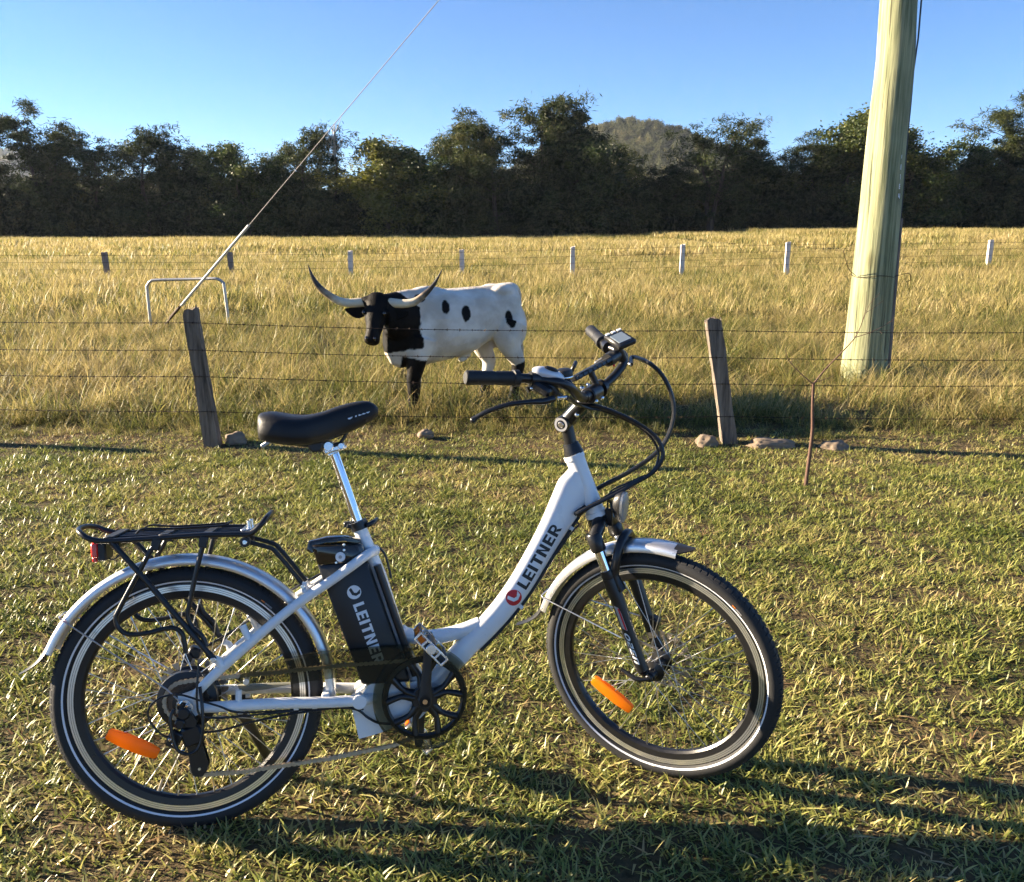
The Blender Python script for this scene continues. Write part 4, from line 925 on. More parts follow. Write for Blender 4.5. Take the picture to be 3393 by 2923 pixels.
# --- brake hoses and wires sweeping round the front (they bridge bar and frame)
S3 = lambda p: tuple(ST @ Vector(p))
cable([S3((1.106, -.213, 1.128)), (1.02, -.085, 1.053), (1.07, -.07, 1.048), (1.136, -.06, 1.023), (1.19, -.058, .993), (1.227, -.058, .963), (1.243, -.06, .934), (1.244, -.06, .905), (1.217, -.06, .870), (1.169, -.056, .843), (1.113, -.05, .813), (1.057, -.04, .787), (1.013, -.030, .765), under(14, .004, -.006)], .0060, 'brake_hose')
cable([S3((1.106, .213, 1.128)), (1.225, .14, 1.185), (1.24, .02, 1.160), (1.271, .0, 1.121), (1.293, .0, 1.069), (1.297, 0, 1.014), (1.275, 0, .952), (1.236, 0, .909), (1.167, 0, .867), (1.10, .005, .835), (1.06, .028, .808), (1.02, .028, .775), under(14, .004, .006)], .0060, 'brake_hose')
cable([S3((1.05, -.19, 1.14)), (1.03, -.09, 1.048), (1.08, -.065, 1.038), (1.136, -.05, 1.017), (1.20, -.048, .98), (1.234, -.052, .93), (1.222, -.055, .876), (1.16, -.052, .842), (1.10, -.04, .812), (1.06, -.03, .785), (1.02, -.020, .758), under(14, .006, 0)], .0036, 'gear_cable')
cable([(1.20, -.05, .862), (1.15, -.045, .842), (1.115, -.02, .822), (1.11, -.01, .80), (1.115, 0, .77), S3((1.095, -.03, .735))], .0024, 'light_wire')
cable([S3((1.128, 0, .815)), S3((1.112, .0, .800)), S3((1.108, .0, .775)), S3((1.105, .005, .745))], .0022, 'light_wire')
cable([under(20, .002, -.012), (1.02, -.03, .735), (1.00, -.03, .715), under(30, .006, -.012)], .0022, 'light_wire')

# ------------------------------------------------------------------ barbed wire fence by the lawn
def rough_post(mb, base, top, w, dpt, seed, n=14, taper=.96):
    base = np.array(base, float); top = np.array(top, float); V = []; F = []; rs = np.random.default_rng(seed)
    prof = [(-1, -1), (-.6, -1.04), (0, -.98), (.6, -1.03), (1, -.95), (1.03, -.4), (.98, .3), (1, 1), (.3, 1.03), (-.4, .97), (-1, 1), (-1.04, .2)]
    jit = rs.normal(0, .035, (n + 1, len(prof), 2)); m = len(prof)
    for i in range(n + 1):
        t = i / n; c = base * (1 - t) + top * t; k = 1 - (1 - taper) * t + .03 * math.sin(t * 9 + seed)
        for j, (a, b) in enumerate(prof):
            zz = rs.normal(0, .012) if i == n else 0
            V.append((c[0] + (a + jit[i, j, 0]) * w / 2 * k, c[1] + (b + jit[i, j, 1]) * dpt / 2 * k, c[2] + zz + (.012 * a if i == n else 0)))
    for i in range(n):
        for j in range(m): F.append((i * m + j, i * m + (j + 1) % m, (i + 1) * m + (j + 1) % m, (i + 1) * m + j))
    F += [tuple(range(m))[::-1], tuple(n * m + j for j in range(m))]
    return mb.add(V, F)
fence = empty('barbed_wire_fence', (0, 6.05, SOIL), 'rusty barbed wire fence on leaning weathered posts along the lawn edge', 'fence')
fl = Vector((0, 6.05, SOIL))
POSTS = [((-5.55, 6.42, -.1), (-5.75, 6.46, .95)), ((-2.06, 5.99, -.12), (-2.16, 6.02, .925)), ((1.55, 6.09, -.12), (1.375, 6.12, .855)), ((5.15, 6.25, -.1), (5.05, 6.28, .9))]
for i, (b, t) in enumerate(POSTS):
    o = rough_post(MB(), np.array(b) - fl, np.array(t) - fl, (.098, .098, .104, .1)[i], .09, 5 + i, taper=.86 if i == 1 else .95).build('post', M['post'], fence, ang=50)
    if i == 1: tag(o, 'leaning split post with sunlit grain')
    if i == 2: tag(o, 'darker leaning post with ragged top')
WZ = [(.86, .846, .782, .775), (.665, .663, .598, .58), (.48, .484, .415, .40), (.235, .243, .187, .16)]
def wire_pts(level):
    P = []
    for i, (b, t) in enumerate(POSTS):
        b = np.array(b); t = np.array(t); z = WZ[level][i]; k = (z - b[2]) / (t[2] - b[2]); p = b + (t - b) * k; p[1] += -.047 if i in (0,) else -.047; P.append(p)
    a = P[0] + (P[0] - P[1]) * .8; bnd = P[-1] + (P[-1] - P[-2]) * .8
    return [a] + P + [bnd]
for lv in range(4):
    P = wire_pts(lv); pts = []
    for i in range(len(P) - 1):
        for k in range(12):
            t = k / 12; p = P[i] * (1 - t) + P[i + 1] * t; p[2] -= .022 * 4 * t * (1 - t); pts.append(p)
    pts.append(P[-1]); pts = np.array(pts) - np.array(fl)
    mb = MB(); 
    seg = np.linalg.norm(np.diff(pts, axis=0), axis=1); cum = np.concatenate([[0], np.cumsum(seg)])
    ss = np.arange(0, cum[-1], .02); C = np.stack([np.interp(ss, cum, pts[:, k]) for k in range(3)], 1)
    for ph in (0, PI):
        D = C.copy(); D[:, 1] += .0016 * np.cos(ss * 130 + ph); D[:, 2] += .0016 * np.sin(ss * 130 + ph); mb.tube(D, .00165, 5)
    w = mb.build('barbed_wire', M['wire'], fence)
    mb = MB()
    for s in np.arange(.05, cum[-1], .085):
        p = np.array([np.interp(s, cum, pts[:, k]) for k in range(3)]); 
        for q_ in range(2):
            d = np.array([random.uniform(-.4, .4), random.uniform(-1, 1), random.uniform(-1, 1)]); d /= np.linalg.norm(d); mb.tube([p - d * .011, p + d * .011], .0013, 4)
        mb.tube([p - np.array([.004, 0, 0]), p + np.array([.004, 0, 0])], .0042, 5)
    o = mb.build('barbs', M['wire'], w); o['kind'] = 'stuff'

# ------------------------------------------------------------------ far fence across the paddock
FPOSTS = [(-10.9, 24.4, .76), (-7.6, 24.6, .76), (-4.43, 24.9, .78), (-1.40, 25.4, .81), (1.73, 25.9, .875), (4.95, 26.4, .93), (8.15, 26.9, .985), (11.55, 27.4, 1.01), (14.6, 27.8, 1.03)]
ff = empty('paddock_fence', (0, 25.5, SOIL), 'line of pale posts and thin wires across the far paddock', 'fence')
fo = np.array((0, 25.5, SOIL)); ext = [(-21.0, 23.9, .8), (-17.6, 24.0, .78), (-14.2, 24.2, .77)] + FPOSTS + [(17.8, 28.2, 1.05), (21.2, 28.6, 1.05)]
for i, (x, y, zt) in enumerate(ext):
    dark = i in (3, 4)
    rough_post(MB(), np.array((x, y, -.2)) - fo, np.array((x - (.04 if dark else 0), y, zt)) - fo, .125, .12, 40 + i, n=5).build('post', M['greypost'] if dark else M['concrete'], ff)
for k in range(4):
    mb = MB(); mb.tube([np.array((x, y - .065, zt - .08 - .19 * k)) - fo for x, y, zt in ext], .004, 5); mb.build('fence_wire', M['wire'], ff)

# ------------------------------------------------------------------ power pole, its cable and guy wire
POLE = np.array([3.44, 8.62, SOIL])
pole = empty('power_pole', tuple(POLE), 'pale green treated timber power pole standing in the paddock', 'pole')
mb = MB(); V = []; F = []; n = 40; hs = np.linspace(-.3, 9.0, 64); rs = np.random.default_rng(3)
for i, h in enumerate(hs):
    r = .209 - .0152 * h; r *= 1 + (.04 * math.exp(-(h / .35) ** 2)); cx = .010 * math.sin(h * 1.1) + (.018 * math.exp(-((h - 2.9) / .35) ** 2)); cyy = .01 * math.cos(h * .9)
    for k in range(n):
        a = 2 * PI * k / n; rr = r * (1 + .012 * mnoise.noise((math.cos(a) * 2, math.sin(a) * 2, h * .8)) + .006 * mnoise.noise((math.cos(a) * 7, math.sin(a) * 7, h * 2.2)))
        V.append((cx + rr * math.cos(a), cyy + rr * math.sin(a), h))
for i in range(len(hs) - 1):
    for k in range(n): F.append((i * n + k, i * n + (k + 1) % n, (i + 1) * n + (k + 1) % n, (i + 1) * n + k))
F.append(tuple((len(hs) - 1) * n + k for k in range(n))); mb.add(V, F).build('shaft', M['pole'], pole)
def pole_r(h): return .209 - .0152 * h
va = math.radians(-16)                                    # direction of the conduit side
def on_pole(h, a, out=0.): r = pole_r(h) + out; return (r * math.cos(a), r * math.sin(a), h)
mb = MB(); mb.tube([on_pole(h, va, .012) for h in np.linspace(-.2, 1.56, 10)], .02, 8); mb.build('cable_cover', M['greypost'], pole)
mb = MB(); mb.tube([on_pole(h, va, .010 if h < 2.4 else (.014 if h < 3.0 else .03)) for h in np.linspace(1.5, 8.8, 28)], .008, 8); mb.build('cable', M['black'], pole)
mb = MB(); mb.tube([on_pole(1.03 + .01 * math.sin(3 * a), a, .003) for a in np.linspace(0, 2 * PI, 25)[:-1]], .0032, 5, closed=True)
mb.tube([on_pole(1.03, math.radians(200), .003), (-.28, -.12, 1.10), (-.34, -.15, 1.22), (-.36, -.16, 1.27)], .003, 5, sm=4); mb.tube([on_pole(1.03, math.radians(-35), .003), (.27, -.16, 1.06), (.30, -.14, 1.0), (.27, -.12, .98)], .003, 5, sm=4); mb.build('tie_wire', M['wire'], pole)
h = 2.16
for ch in ('1', '4', '6', '1', '6', '4'):
    def pn(u, v, h=h): a = math.radians(-58) + u / .2; p = on_pole(h + v, a, .006); return p
    qs, wd = text_quads(ch, .045); mb = MB(); wrap(mb, qs, pn, 2, 1); mb.build('pole_number', M['white_print'], pole, smooth=False); h -= .085
anchor = np.array((-5.0, 12.6, 0.)); topg = np.array((3.35, 8.66, 7.7))
gw = empty('guy_wire', tuple(anchor), 'thin steel guy wire with pale sleeve slanting up to the pole', 'wire')
gd = (topg - anchor); gL = np.linalg.norm(gd); gd /= gL
MB().tube([gd * 2.0, gd * gL], .0050, 8).build('strand', M['guy'], gw)
MB().tube([gd * .62, gd * 2.30], .019, 12).build('sleeve', M['guard'], gw)
mb = MB(); mb.tube([-gd * .2, gd * .65], .012, 8); mb.tube([gd * .34 + np.array((0, -.02, 0)), gd * .58 + np.array((0, -.02, 0))], .022, 8); mb.build('anchor_rod', M['wire'], gw)

# ------------------------------------------------------------------ bent pipe hoop in the paddock
hoop = empty('pipe_hoop', (-4.63, 12.75, SOIL), 'grey steel pipe hoop standing in grass beyond the left post', 'pipe frame')
ho = np.array((-4.63, 12.75, SOIL))
pts = [(-5.22, 12.9, -.1), (-5.225, 12.9, .55), (-5.21, 12.9, .64), (-5.16, 12.89, .695), (-5.07, 12.88, .715), (-4.6, 12.8, .73), (-4.22, 12.7, .745), (-4.12, 12.68, .735), (-4.06, 12.67, .69), (-4.04, 12.66, .60), (-4.0, 12.65, -.1)]
MB().tube([np.array(p) - ho for p in pts], .021, 12, sm=5).build('pipe', M['galv'], hoop)

# ------------------------------------------------------------------ rocks along the fence line
def rock(name, loc, size, seed, label):
    bm = bmesh.new(); bmesh.ops.create_icosphere(bm, subdivisions=4, radius=1)
    for v in bm.verts:
        d = 1 + .35 * mnoise.noise(v.co * 1.3 + Vector((seed * 3.1, 0, 0))) + .12 * mnoise.noise(v.co * 4 + Vector((seed, 2, 0))); v.co = Vector((v.co.x * size[0], v.co.y * size[1], v.co.z * size[2])) * d
    me = bpy.data.meshes.new(name); bm.to_mesh(me); bm.free(); me.materials.append(M['rock']); me.shade_smooth(); me.set_sharp_from_angle(angle=math.radians(35))
    o = bpy.data.objects.new(name, me); COL.objects.link(o); o.location = loc; tag(o, label, 'rock', 'rocks along the fence line'); return o
rock('rock', (-1.93, 6.06, .02), (.075, .06, .055), 1, 'rounded tan rock at the foot of the sunlit leaning post')
rock('rock', (1.36, 6.02, .01), (.075, .05, .055), 2, 'tan rock just left of the dark ragged-topped post')
rock('rock', (1.80, 6.0, -.005), (.17, .09, .055), 3, 'wide flat grey-brown rock to the right of the dark ragged-topped post')
rock('rock', (2.22, 5.93, -.005), (.10, .06, .05), 4, 'small brown rock half sunk behind the bare sapling')
rock('rock', (-.62, 6.22, .02), (.055, .05, .035), 5, 'pale rock in the grass below the saddle nose')

# ------------------------------------------------------------------ bare sapling
sap = empty('sapling', (1.737, 5.06, SOIL), 'thin bare brown sapling planted in the lawn before the fence', 'tree')
so = np.array((1.737, 5.06, SOIL))
MB().tube([np.array(p) - so for p in [(1.735, 5.06, -.1), (1.745, 5.06, .12), (1.752, 5.06, .30), (1.742, 5.06, .45), (1.735, 5.06, .60)]], [.012, .0115, .010, .009, .008], 10, sm=5).build('trunk', M['bark_young'], sap)
def twig(P, r0, r1): return MB().tube([np.array(p) - so for p in P], [r0, r1], 6, sm=4).build('branch', M['bark_young'], sap)
twig([(1.735, 5.06, .59), (1.80, 5.06, .68), (1.90, 5.05, .80), (1.955, 5.05, .875), (1.985, 5.04, .98)], .0055, .0018)
twig([(1.735, 5.06, .59), (1.66, 5.05, .65), (1.58, 5.05, .73), (1.555, 5.05, .80)], .004, .0012)
twig([(1.735, 5.06, .60), (1.78, 5.07, .61), (1.835, 5.07, .63), (1.85, 5.07, .645)], .003, .001)
twig([(1.945, 5.05, .86), (2.02, 5.03, .89), (2.10, 5.02, .935), (2.15, 5.02, .97)], .0025, .0009)
twig([(1.985, 5.04, .98), (2.01, 5.04, 1.05), (2.06, 5.04, 1.11)], .0018, .0007)
twig([(1.975, 5.04, .95), (1.985, 5.03, 1.03), (1.98, 5.03, 1.12)], .0018, .0007)
twig([(2.05, 5.03, .905), (2.10, 5.04, .90), (2.14, 5.04, .905)], .0015, .0007)
twig([(1.60, 5.05, .71), (1.60, 5.06, .75), (1.585, 5.06, .79)], .0015, .0007)
twig([(1.99, 5.04, 1.0), (2.04, 5.05, 1.03), (2.09, 5.05, 1.07)], .0013, .0006)

# ------------------------------------------------------------------ longhorn bull
BF = Vector((-.865, -.502, 0)); BL = Vector((.502, -.865, 0)); BO = Vector((-.42, 7.33, 0))
def bw(f, l, z): p = BO + BF * f + BL * l; return np.array((p.x, p.y, z))
def loft(mb, rings, n=24):
    # rings: centre, side vector, up vector
    V = []; F = []
    for c, a, b in rings:
        for k in range(n):
            t = 2 * PI * k / n; V.append(np.array(c) + np.array(a) * math.cos(t) + np.array(b) * math.sin(t))
    m = len(rings)
    for i in range(m - 1):
        for k in range(n): F.append((i * n + k, i * n + (k + 1) % n, (i + 1) * n + (k + 1) % n, (i + 1) * n + k))
    F += [tuple(range(n))[::-1], tuple((m - 1) * n + k for k in range(n))]
    return mb.add(V, F)
def limb(mb, pts, radii, flat=None):
    return mb.tube(pts, radii, 16, sm=4)
mb = MB()
TOR = [(-.53, .83, .05, .04), (-.515, .81, .14, .10), (-.48, .80, .195, .165), (-.42, .80, .213, .195), (-.34, .785, .222, .200), (-.22, .76, .235, .208), (-.08, .722, .268, .224), (.08, .700, .284, .232), (.22, .690, .293, .228), (.34, .680, .302, .205), (.44, .662, .295, .175), (.54, .640, .26, .14), (.62, .62, .20, .10), (.67, .60, .12, .06)]
TS = spline(TOR, 3)
loft(mb, [(bw(f, 0, zc), np.array(BL) * hw, (0, 0, hh)) for f, zc, hh, hw in TS])
# hips and withers give the top line its corners
for f, l, z, r in ((-.34, .10, .955, (.10, .07, .05)), (-.34, -.10, .955, (.10, .07, .05)), (-.455, .0, .965, (.08, .10, .05)), (.30, .0, .955, (.16, .07, .055)), (.36, .14, .66, (.14, .07, .20)), (.36, -.14, .66, (.14, .07, .20)), (-.40, .13, .66, (.15, .08, .21)), (-.40, -.13, .66, (.15, .08, .21))):
    b = MB().ball((0, 0, 0), r, 20, 12); Rm = np.stack([np.array(BF), np.array(BL), (0, 0, 1)], 1); mb.add(b.v[0] @ Rm.T + bw(f, l, z), b.f)
# neck and dewlap
HB = np.array((-1.015, 6.955, .845))
nk = [(bw(.36, .0, .775), .19, .215), (bw(.50, .03, .775), .165, .215), (bw(.62, .06, .785), .14, .19), (bw(.70, .085, .81), .118, .155), (HB, .098, .115)]
loft(mb, [(c, np.array(BL) * hw * .9 + np.array(BF) * .0, np.array((0, 0, hh))) for c, hw, hh in nk])
loft(mb, [(bw(.42, .0, .52), np.array(BL) * .10, (0, 0, .14)), (bw(.56, .02, .50), np.array(BL) * .075, (0, 0, .13)), (bw(.64, .03, .53), np.array(BL) * .045, (0, 0, .12)), (bw(.68, .04, .60), np.array(BL) * .03, (0, 0, .10))])
# head hanging towards the camera
pl_ = np.array((-1.030, 6.905, .915)); mz = np.array((-1.062, 6.735, .615)); hd = (mz - pl_); hL = np.linalg.norm(hd); hd /= hL
hs_ = np.cross(hd, (0, 0, 1)); hs_ = np.array((1, -.10, 0)); hs_ -= hd * (hs_ @ hd); hs_ /= np.linalg.norm(hs_); hf = np.cross(hs_, hd); hf /= np.linalg.norm(hf)
if hf[1] > 0: hf = -hf
HR = [(-.04, .045, .045, .0), (-.02, .070, .065, .0), (.03, .092, .086, .0), (.09, .092, .092, -.004), (.14, .086, .094, -.004), (.19, .070, .086, 0), (.24, .057, .074, .004), (.28, .055, .064, .006), (.315, .062, .058, .006), (.345, .058, .052, .004), (.362, .040, .035, .0)]
HRs = spline(HR, 3)
loft(mb, [(pl_ + hd * t + hf * o, hs_ * w, hf * d) for t, w, d, o in HRs], 28)
b = MB().ball((0, 0, 0), (.155, .055, .048), 24, 12); mb.add(b.v[0] + np.array((-1.036, 6.895, .912)), b.f)      # poll between the horns
b = MB().ball((0, 0, 0), (.075, .05, .05), 20, 12); mb.add(b.v[0] + np.array((-1.034, 6.890, .935)), b.f)
for sg in (-1, 1):
    b = MB().ball((0, 0, 0), (.026, .03, .022), 12, 8); mb.add(b.v[0] + pl_ + hd * .118 + hs_ * sg * .078 + hf * .045, b.f)   # brow
loft(mb, [(pl_ + hd * .12 - hf * .03, hs_ * .075, hf * .05), (pl_ + hd * .22 - hf * .045, hs_ * .055, hf * .035), (pl_ + hd * .32 - hf * .025, hs_ * .045, hf * .03)])
# legs
limb(mb, [bw(.40, .13, .62), bw(.45, .125, .47), bw(.475, .115, .33), bw(.485, .11, .29), bw(.49, .11, .15), bw(.495, .11, .07), bw(.51, .11, SOIL)], [.115, .085, .062, .056, .043, .045, .058])
limb(mb, [bw(.36, -.12, .60), bw(.38, -.10, .46), bw(.39, -.07, .33), bw(.39, -.06, .29), bw(.40, -.055, .15), bw(.405, -.055, .07), bw(.42, -.055, SOIL)], [.11, .08, .060, .054, .043, .045, .056])
limb(mb, [bw(-.40, .135, .70), bw(-.36, .145, .58), bw(-.40, .14, .47), bw(-.465, .13, .37), bw(-.47, .13, .32), bw(-.445, .13, .18), bw(-.43, .13, .08), bw(-.41, .13, SOIL)], [.14, .125, .085, .062, .056, .042, .046, .058])
limb(mb, [bw(-.32, -.13, .70), bw(-.25, -.14, .58), bw(-.27, -.135, .47), bw(-.325, -.13, .37), bw(-.33, -.13, .32), bw(-.30, -.13, .18), bw(-.285, -.13, .08), bw(-.265, -.13, SOIL)], [.14, .12, .085, .062, .056, .042, .046, .058])
# tail and sheath
limb(mb, [bw(-.485, 0, .985), bw(-.54, 0, .94), bw(-.56, 0, .80), bw(-.555, .0, .55)], [.03, .026, .02, .015]); limb(mb, [bw(-.05, 0, .46), bw(-.01, 0, .41), bw(.02, 0, .385)], [.05, .035, .018])
tmp = bpy.data.objects.new('bull_rough', mb.mesh('bull_rough', None)); COL.objects.link(tmp)
md = tmp.modifiers.new('r', 'REMESH'); md.mode = 'VOXEL'; md.voxel_size = .0095; md.use_smooth_shade = True
ms = tmp.modifiers.new('s', 'SMOOTH'); ms.factor = .5; ms.iterations = 9
dg = bpy.context.evaluated_depsgraph_get(); bme = bpy.data.meshes.new_from_object(tmp.evaluated_get(dg)); bpy.data.objects.remove(tmp)
bme.name = 'body'; bull = empty('longhorn_bull', tuple(bw(0, 0, SOIL)), 'white longhorn bull with black head, neck and spots standing behind the wire fence', 'bull')
nv = len(bme.vertices); co = np.empty(nv * 3); bme.vertices.foreach_get('co', co); co = co.reshape(-1, 3)
rel = co - np.array(BO); fz = rel @ np.array(BF); lz_ = rel @ np.array(BL); zz = co[:, 2]
nzv = np.array([mnoise.noise(Vector(p) * 9) * .6 + mnoise.noise(Vector(p) * 26) * .4 for p in co]); fine = np.array([mnoise.noise(Vector((p[0] * 60, p[1] * 60, p[2] * 25))) for p in co])
nj = nzv * .9 + fine * .35
def step(a): return np.clip(a / .006 + .5, 0, 1)
blk = np.zeros(nv)
edge = .445 + np.clip(zz - .86, 0, 1) * 1.2 + nj * .022
low = .515 + np.clip(.60 - fz, -.2, .2) * .25 + nj * .018
blk = np.maximum(blk, np.minimum(step(fz - edge), step(zz - low)))
dhead = np.linalg.norm(co - (pl_ + mz) / 2, axis=1); blk = np.maximum(blk, step(.235 - dhead))
frontleg = (fz > .25) & (zz < .60); blk = np.where(frontleg, np.maximum(blk, np.minimum(step(.455 + nj * .012 + (fz - .46) * .2 - zz), step(.105 - np.abs(fz - .465)))), blk)
hind = (fz < -.15) & (zz < .5); blk = np.where(hind, np.maximum(blk, step(np.where(lz_ > 0, .335, .27) + nj * .02 + (fz + .40) * -.3 - zz)), blk)
for f0, z0, rf, rz, sl in ((.226, .849, .034, .052, -.35), (.061, .795, .040, .062, -.25), (-.335, .733, .038, .072, 0), (.42, .925, .045, .03, 0)):
    df = (fz - f0 + (zz - z0) * -sl * .4) / rf; dz = (zz - z0) / rz; blk = np.maximum(blk, np.where(lz_ > 0, np.clip((1 + nj * .27 - np.sqrt(df * df + dz * dz)) * rf / .005 + .5, 0, 1), 0))
rear_spots = ((.2, .85, .06, .07), (-.1, .8, .07, .06), (-.3, .85, .05, .06))
for f0, z0, rf, rz in rear_spots:
    df = (fz - f0) / rf; dz = (zz - z0) / rz; blk = np.maximum(blk, np.where(lz_ < -.08, step((1 + nj * .2 - np.sqrt(df * df + dz * dz)) * rf), 0))
bme.transform(Matrix.Translation(-Vector(bw(0, 0, SOIL))))
at = bme.attributes.new('coat', 'FLOAT', 'POINT'); at.data.foreach_set('value', blk)
def hide_mat():
    m, nt, b = nodes_of('short_hair_hide'); tc = nt.nodes.new('ShaderNodeTexCoord')
    at = nt.nodes.new('ShaderNodeAttribute'); at.attribute_name = 'coat'
    nz = nt.nodes.new('ShaderNodeTexNoise'); nz.inputs['Scale'].default_value = 5; nz.inputs['Detail'].default_value = 6; nt.links.new(tc.outputs['Object'], nz.inputs['Vector'])
    cr = nt.nodes.new('ShaderNodeValToRGB'); e = cr.color_ramp.elements; e[0].position = .38; e[1].position = .62; e[0].color = (.52, .46, .38, 1); e[1].color = (.74, .70, .63, 1); nt.links.new(nz.outputs['Fac'], cr.inputs['Fac'])
    n2 = nt.nodes.new('ShaderNodeTexNoise'); n2.inputs['Scale'].default_value = 7; nt.links.new(tc.outputs['Object'], n2.inputs['Vector'])
    c2 = nt.nodes.new('ShaderNodeValToRGB'); e = c2.color_ramp.elements; e[0].position = .45; e[1].position = .75; e[0].color = (.005, .0045, .0045, 1); e[1].color = (.013, .009, .007, 1); nt.links.new(n2.outputs['Fac'], c2.inputs['Fac'])
    mx = nt.nodes.new('ShaderNodeMix'); mx.data_type = 'RGBA'; nt.links.new(at.outputs['Fac'], mx.inputs[0]); nt.links.new(cr.outputs[0], mx.inputs[6]); nt.links.new(c2.outputs[0], mx.inputs[7])
    nt.links.new(mx.outputs[2], b.inputs['Base Color']); b.inputs['Roughness'].default_value = .62; b.inputs['Specular IOR Level'].default_value = .12
    mp = nt.nodes.new('ShaderNodeMapping'); mp.inputs['Scale'].default_value = (160, 160, 40); nt.links.new(tc.outputs['Object'], mp.inputs['Vector'])
    n3 = nt.nodes.new('ShaderNodeTexNoise'); n3.inputs['Scale'].default_value = 1; nt.links.new(mp.outputs[0], n3.inputs['Vector'])
    n4 = nt.nodes.new('ShaderNodeTexNoise'); n4.inputs['Scale'].default_value = 13; n4.inputs['Detail'].default_value = 4; nt.links.new(tc.outputs['Object'], n4.inputs['Vector'])
    ad = nt.nodes.new('ShaderNodeMath'); ad.operation = 'MULTIPLY_ADD'; ad.inputs[1].default_value = 5; nt.links.new(n4.outputs['Fac'], ad.inputs[0]); nt.links.new(n3.outputs['Fac'], ad.inputs[2])
    bp = nt.nodes.new('ShaderNodeBump'); bp.inputs['Strength'].default_value = .5; bp.inputs['Distance'].default_value = .004; nt.links.new(ad.outputs[0], bp.inputs['Height']); nt.links.new(bp.outputs[0], b.inputs['Normal'])
    return m
bme.materials.clear(); bme.materials.append(hide_mat()); bme.shade_smooth()
body = bpy.data.objects.new('body', bme); COL.objects.link(body); body.parent = bull
bo = bw(0, 0, SOIL)
M['horn'] = mat('horn', (.62, .53, .38), .38, var=.3, scale=10)
def horn_mat():
    m, nt, b = nodes_of('pale_horn_dark_tip'); at = nt.nodes.new('ShaderNodeAttribute'); at.attribute_name = 'tip'
    tc = nt.nodes.new('ShaderNodeTexCoord'); nz = nt.nodes.new('ShaderNodeTexNoise'); nz.inputs['Scale'].default_value = 30; nz.inputs['Detail'].default_value = 5; nt.links.new(tc.outputs['Object'], nz.inputs['Vector'])
    ad = nt.nodes.new('ShaderNodeMath'); ad.operation = 'MULTIPLY_ADD'; ad.inputs[1].default_value = .22; nt.links.new(nz.outputs['Fac'], ad.inputs[0]); nt.links.new(at.outputs['Fac'], ad.inputs[2])
    cr = nt.nodes.new('ShaderNodeValToRGB'); e = cr.color_ramp.elements; e[0].position = .0; e[0].color = (.10, .08, .06, 1); e[1].position = 1; e[1].color = (.02, .016, .014, 1)
    for p, c in ((.13, (.20, .15, .10)), (.18, (.58, .50, .36)), (.55, (.62, .56, .43)), (.68, (.32, .25, .17)), (.80, (.045, .035, .028))): k = e.new(p); k.color = (*c, 1)
    nt.links.new(ad.outputs[0], cr.inputs['Fac']); nt.links.new(cr.outputs[0], b.inputs['Base Color']); b.inputs['Roughness'].default_value = .4; return m
HM = horn_mat()
for pts in ([(-1.115, 6.90, .905), (-1.175, 6.885, .902), (-1.259, 6.865, .902), (-1.346, 6.85, .930), (-1.449, 6.84, 1.008), (-1.506, 6.83, 1.098), (-1.538, 6.83, 1.192)], [(-.960, 6.885, .905), (-.895, 6.865, .899), (-.823, 6.85, .897), (-.743, 6.84, .912), (-.662, 6.84, .970), (-.589, 6.84, 1.048), (-.525, 6.84, 1.157)]):
    rr = [.037, .0355, .033, .029, .024, .014, .002]; mb = MB(); mb.tube([np.array(p) - bo for p in pts], rr, 18, sm=6); o = mb.build('horn', HM, bull)
    nn_ = len(o.data.vertices) // 18; vals = np.repeat(np.linspace(0, 1, nn_), 18); vals = np.concatenate([vals, np.ones(len(o.data.vertices) - len(vals))]); a = o.data.attributes.new('tip', 'FLOAT', 'POINT'); a.data.foreach_set('value', vals)
M['hide_black'] = mat('black_hair', (.006, .0055, .0055), .75, spec=.12, var=.4, scale=40)
M['eye'] = mat('wet_eye', (.012, .008, .006), .05, coat=1.)
M['nose'] = mat('damp_muzzle', (.020, .017, .016), .28, bump=.5, bscale=120)
for sg in (-1, 1):
    b0 = pl_ + hd * .075 + hs_ * sg * .085 - hf * .01; out = hs_ * sg; V = []; F = []; n = 8
    for i in range(9):
        t = i / 8; w = .045 * math.sin(PI * min(.97, .12 + .86 * t) ** .85) + .004; c = b0 + out * .165 * t + np.array((0, 0, -.012 - .015 * math.sin(PI * t)))
        for k in range(10):
            a = 2 * PI * k / 10; V.append(c + np.array((0, 0, 1)) * w * math.cos(a) + hf * (.014 * math.sin(a) + (.012 * math.cos(a) ** 2 if math.sin(a) > 0 else 0)) - bo)
    F = [(i * 10 + k, i * 10 + (k + 1) % 10, (i + 1) * 10 + (k + 1) % 10, (i + 1) * 10 + k) for i in range(8) for k in range(10)] + [tuple(range(10)), tuple(80 + k for k in range(10))]
    MB().add(V, F).build('ear', M['hide_black'], bull)
    mb = MB(); mb.ball(pl_ + hd * .130 + hs_ * sg * .079 + hf * .058 - bo, .0155, 14, 10); mb.build('eye', M['eye'], bull)
    mb = MB(); mb.ball((0, 0, 0), (.012, .012, .016), 12, 8); mb.v[0] = mb.v[0] + pl_ + hd * .335 + hs_ * sg * .030 + hf * .050 - bo; mb.build('nostril', M['eye'], bull)
mb = MB(); mb.tube([bw(-.555, 0, .58) - bo, bw(-.555, .01, .45) - bo, bw(-.545, .02, .30) - bo, bw(-.535, .02, .18) - bo], [.016, .035, .038, .008], 12, sm=4); mb.build('tail_switch', mat('tail_hair', (.42, .33, .22), .8, var=.4, scale=60), bull)

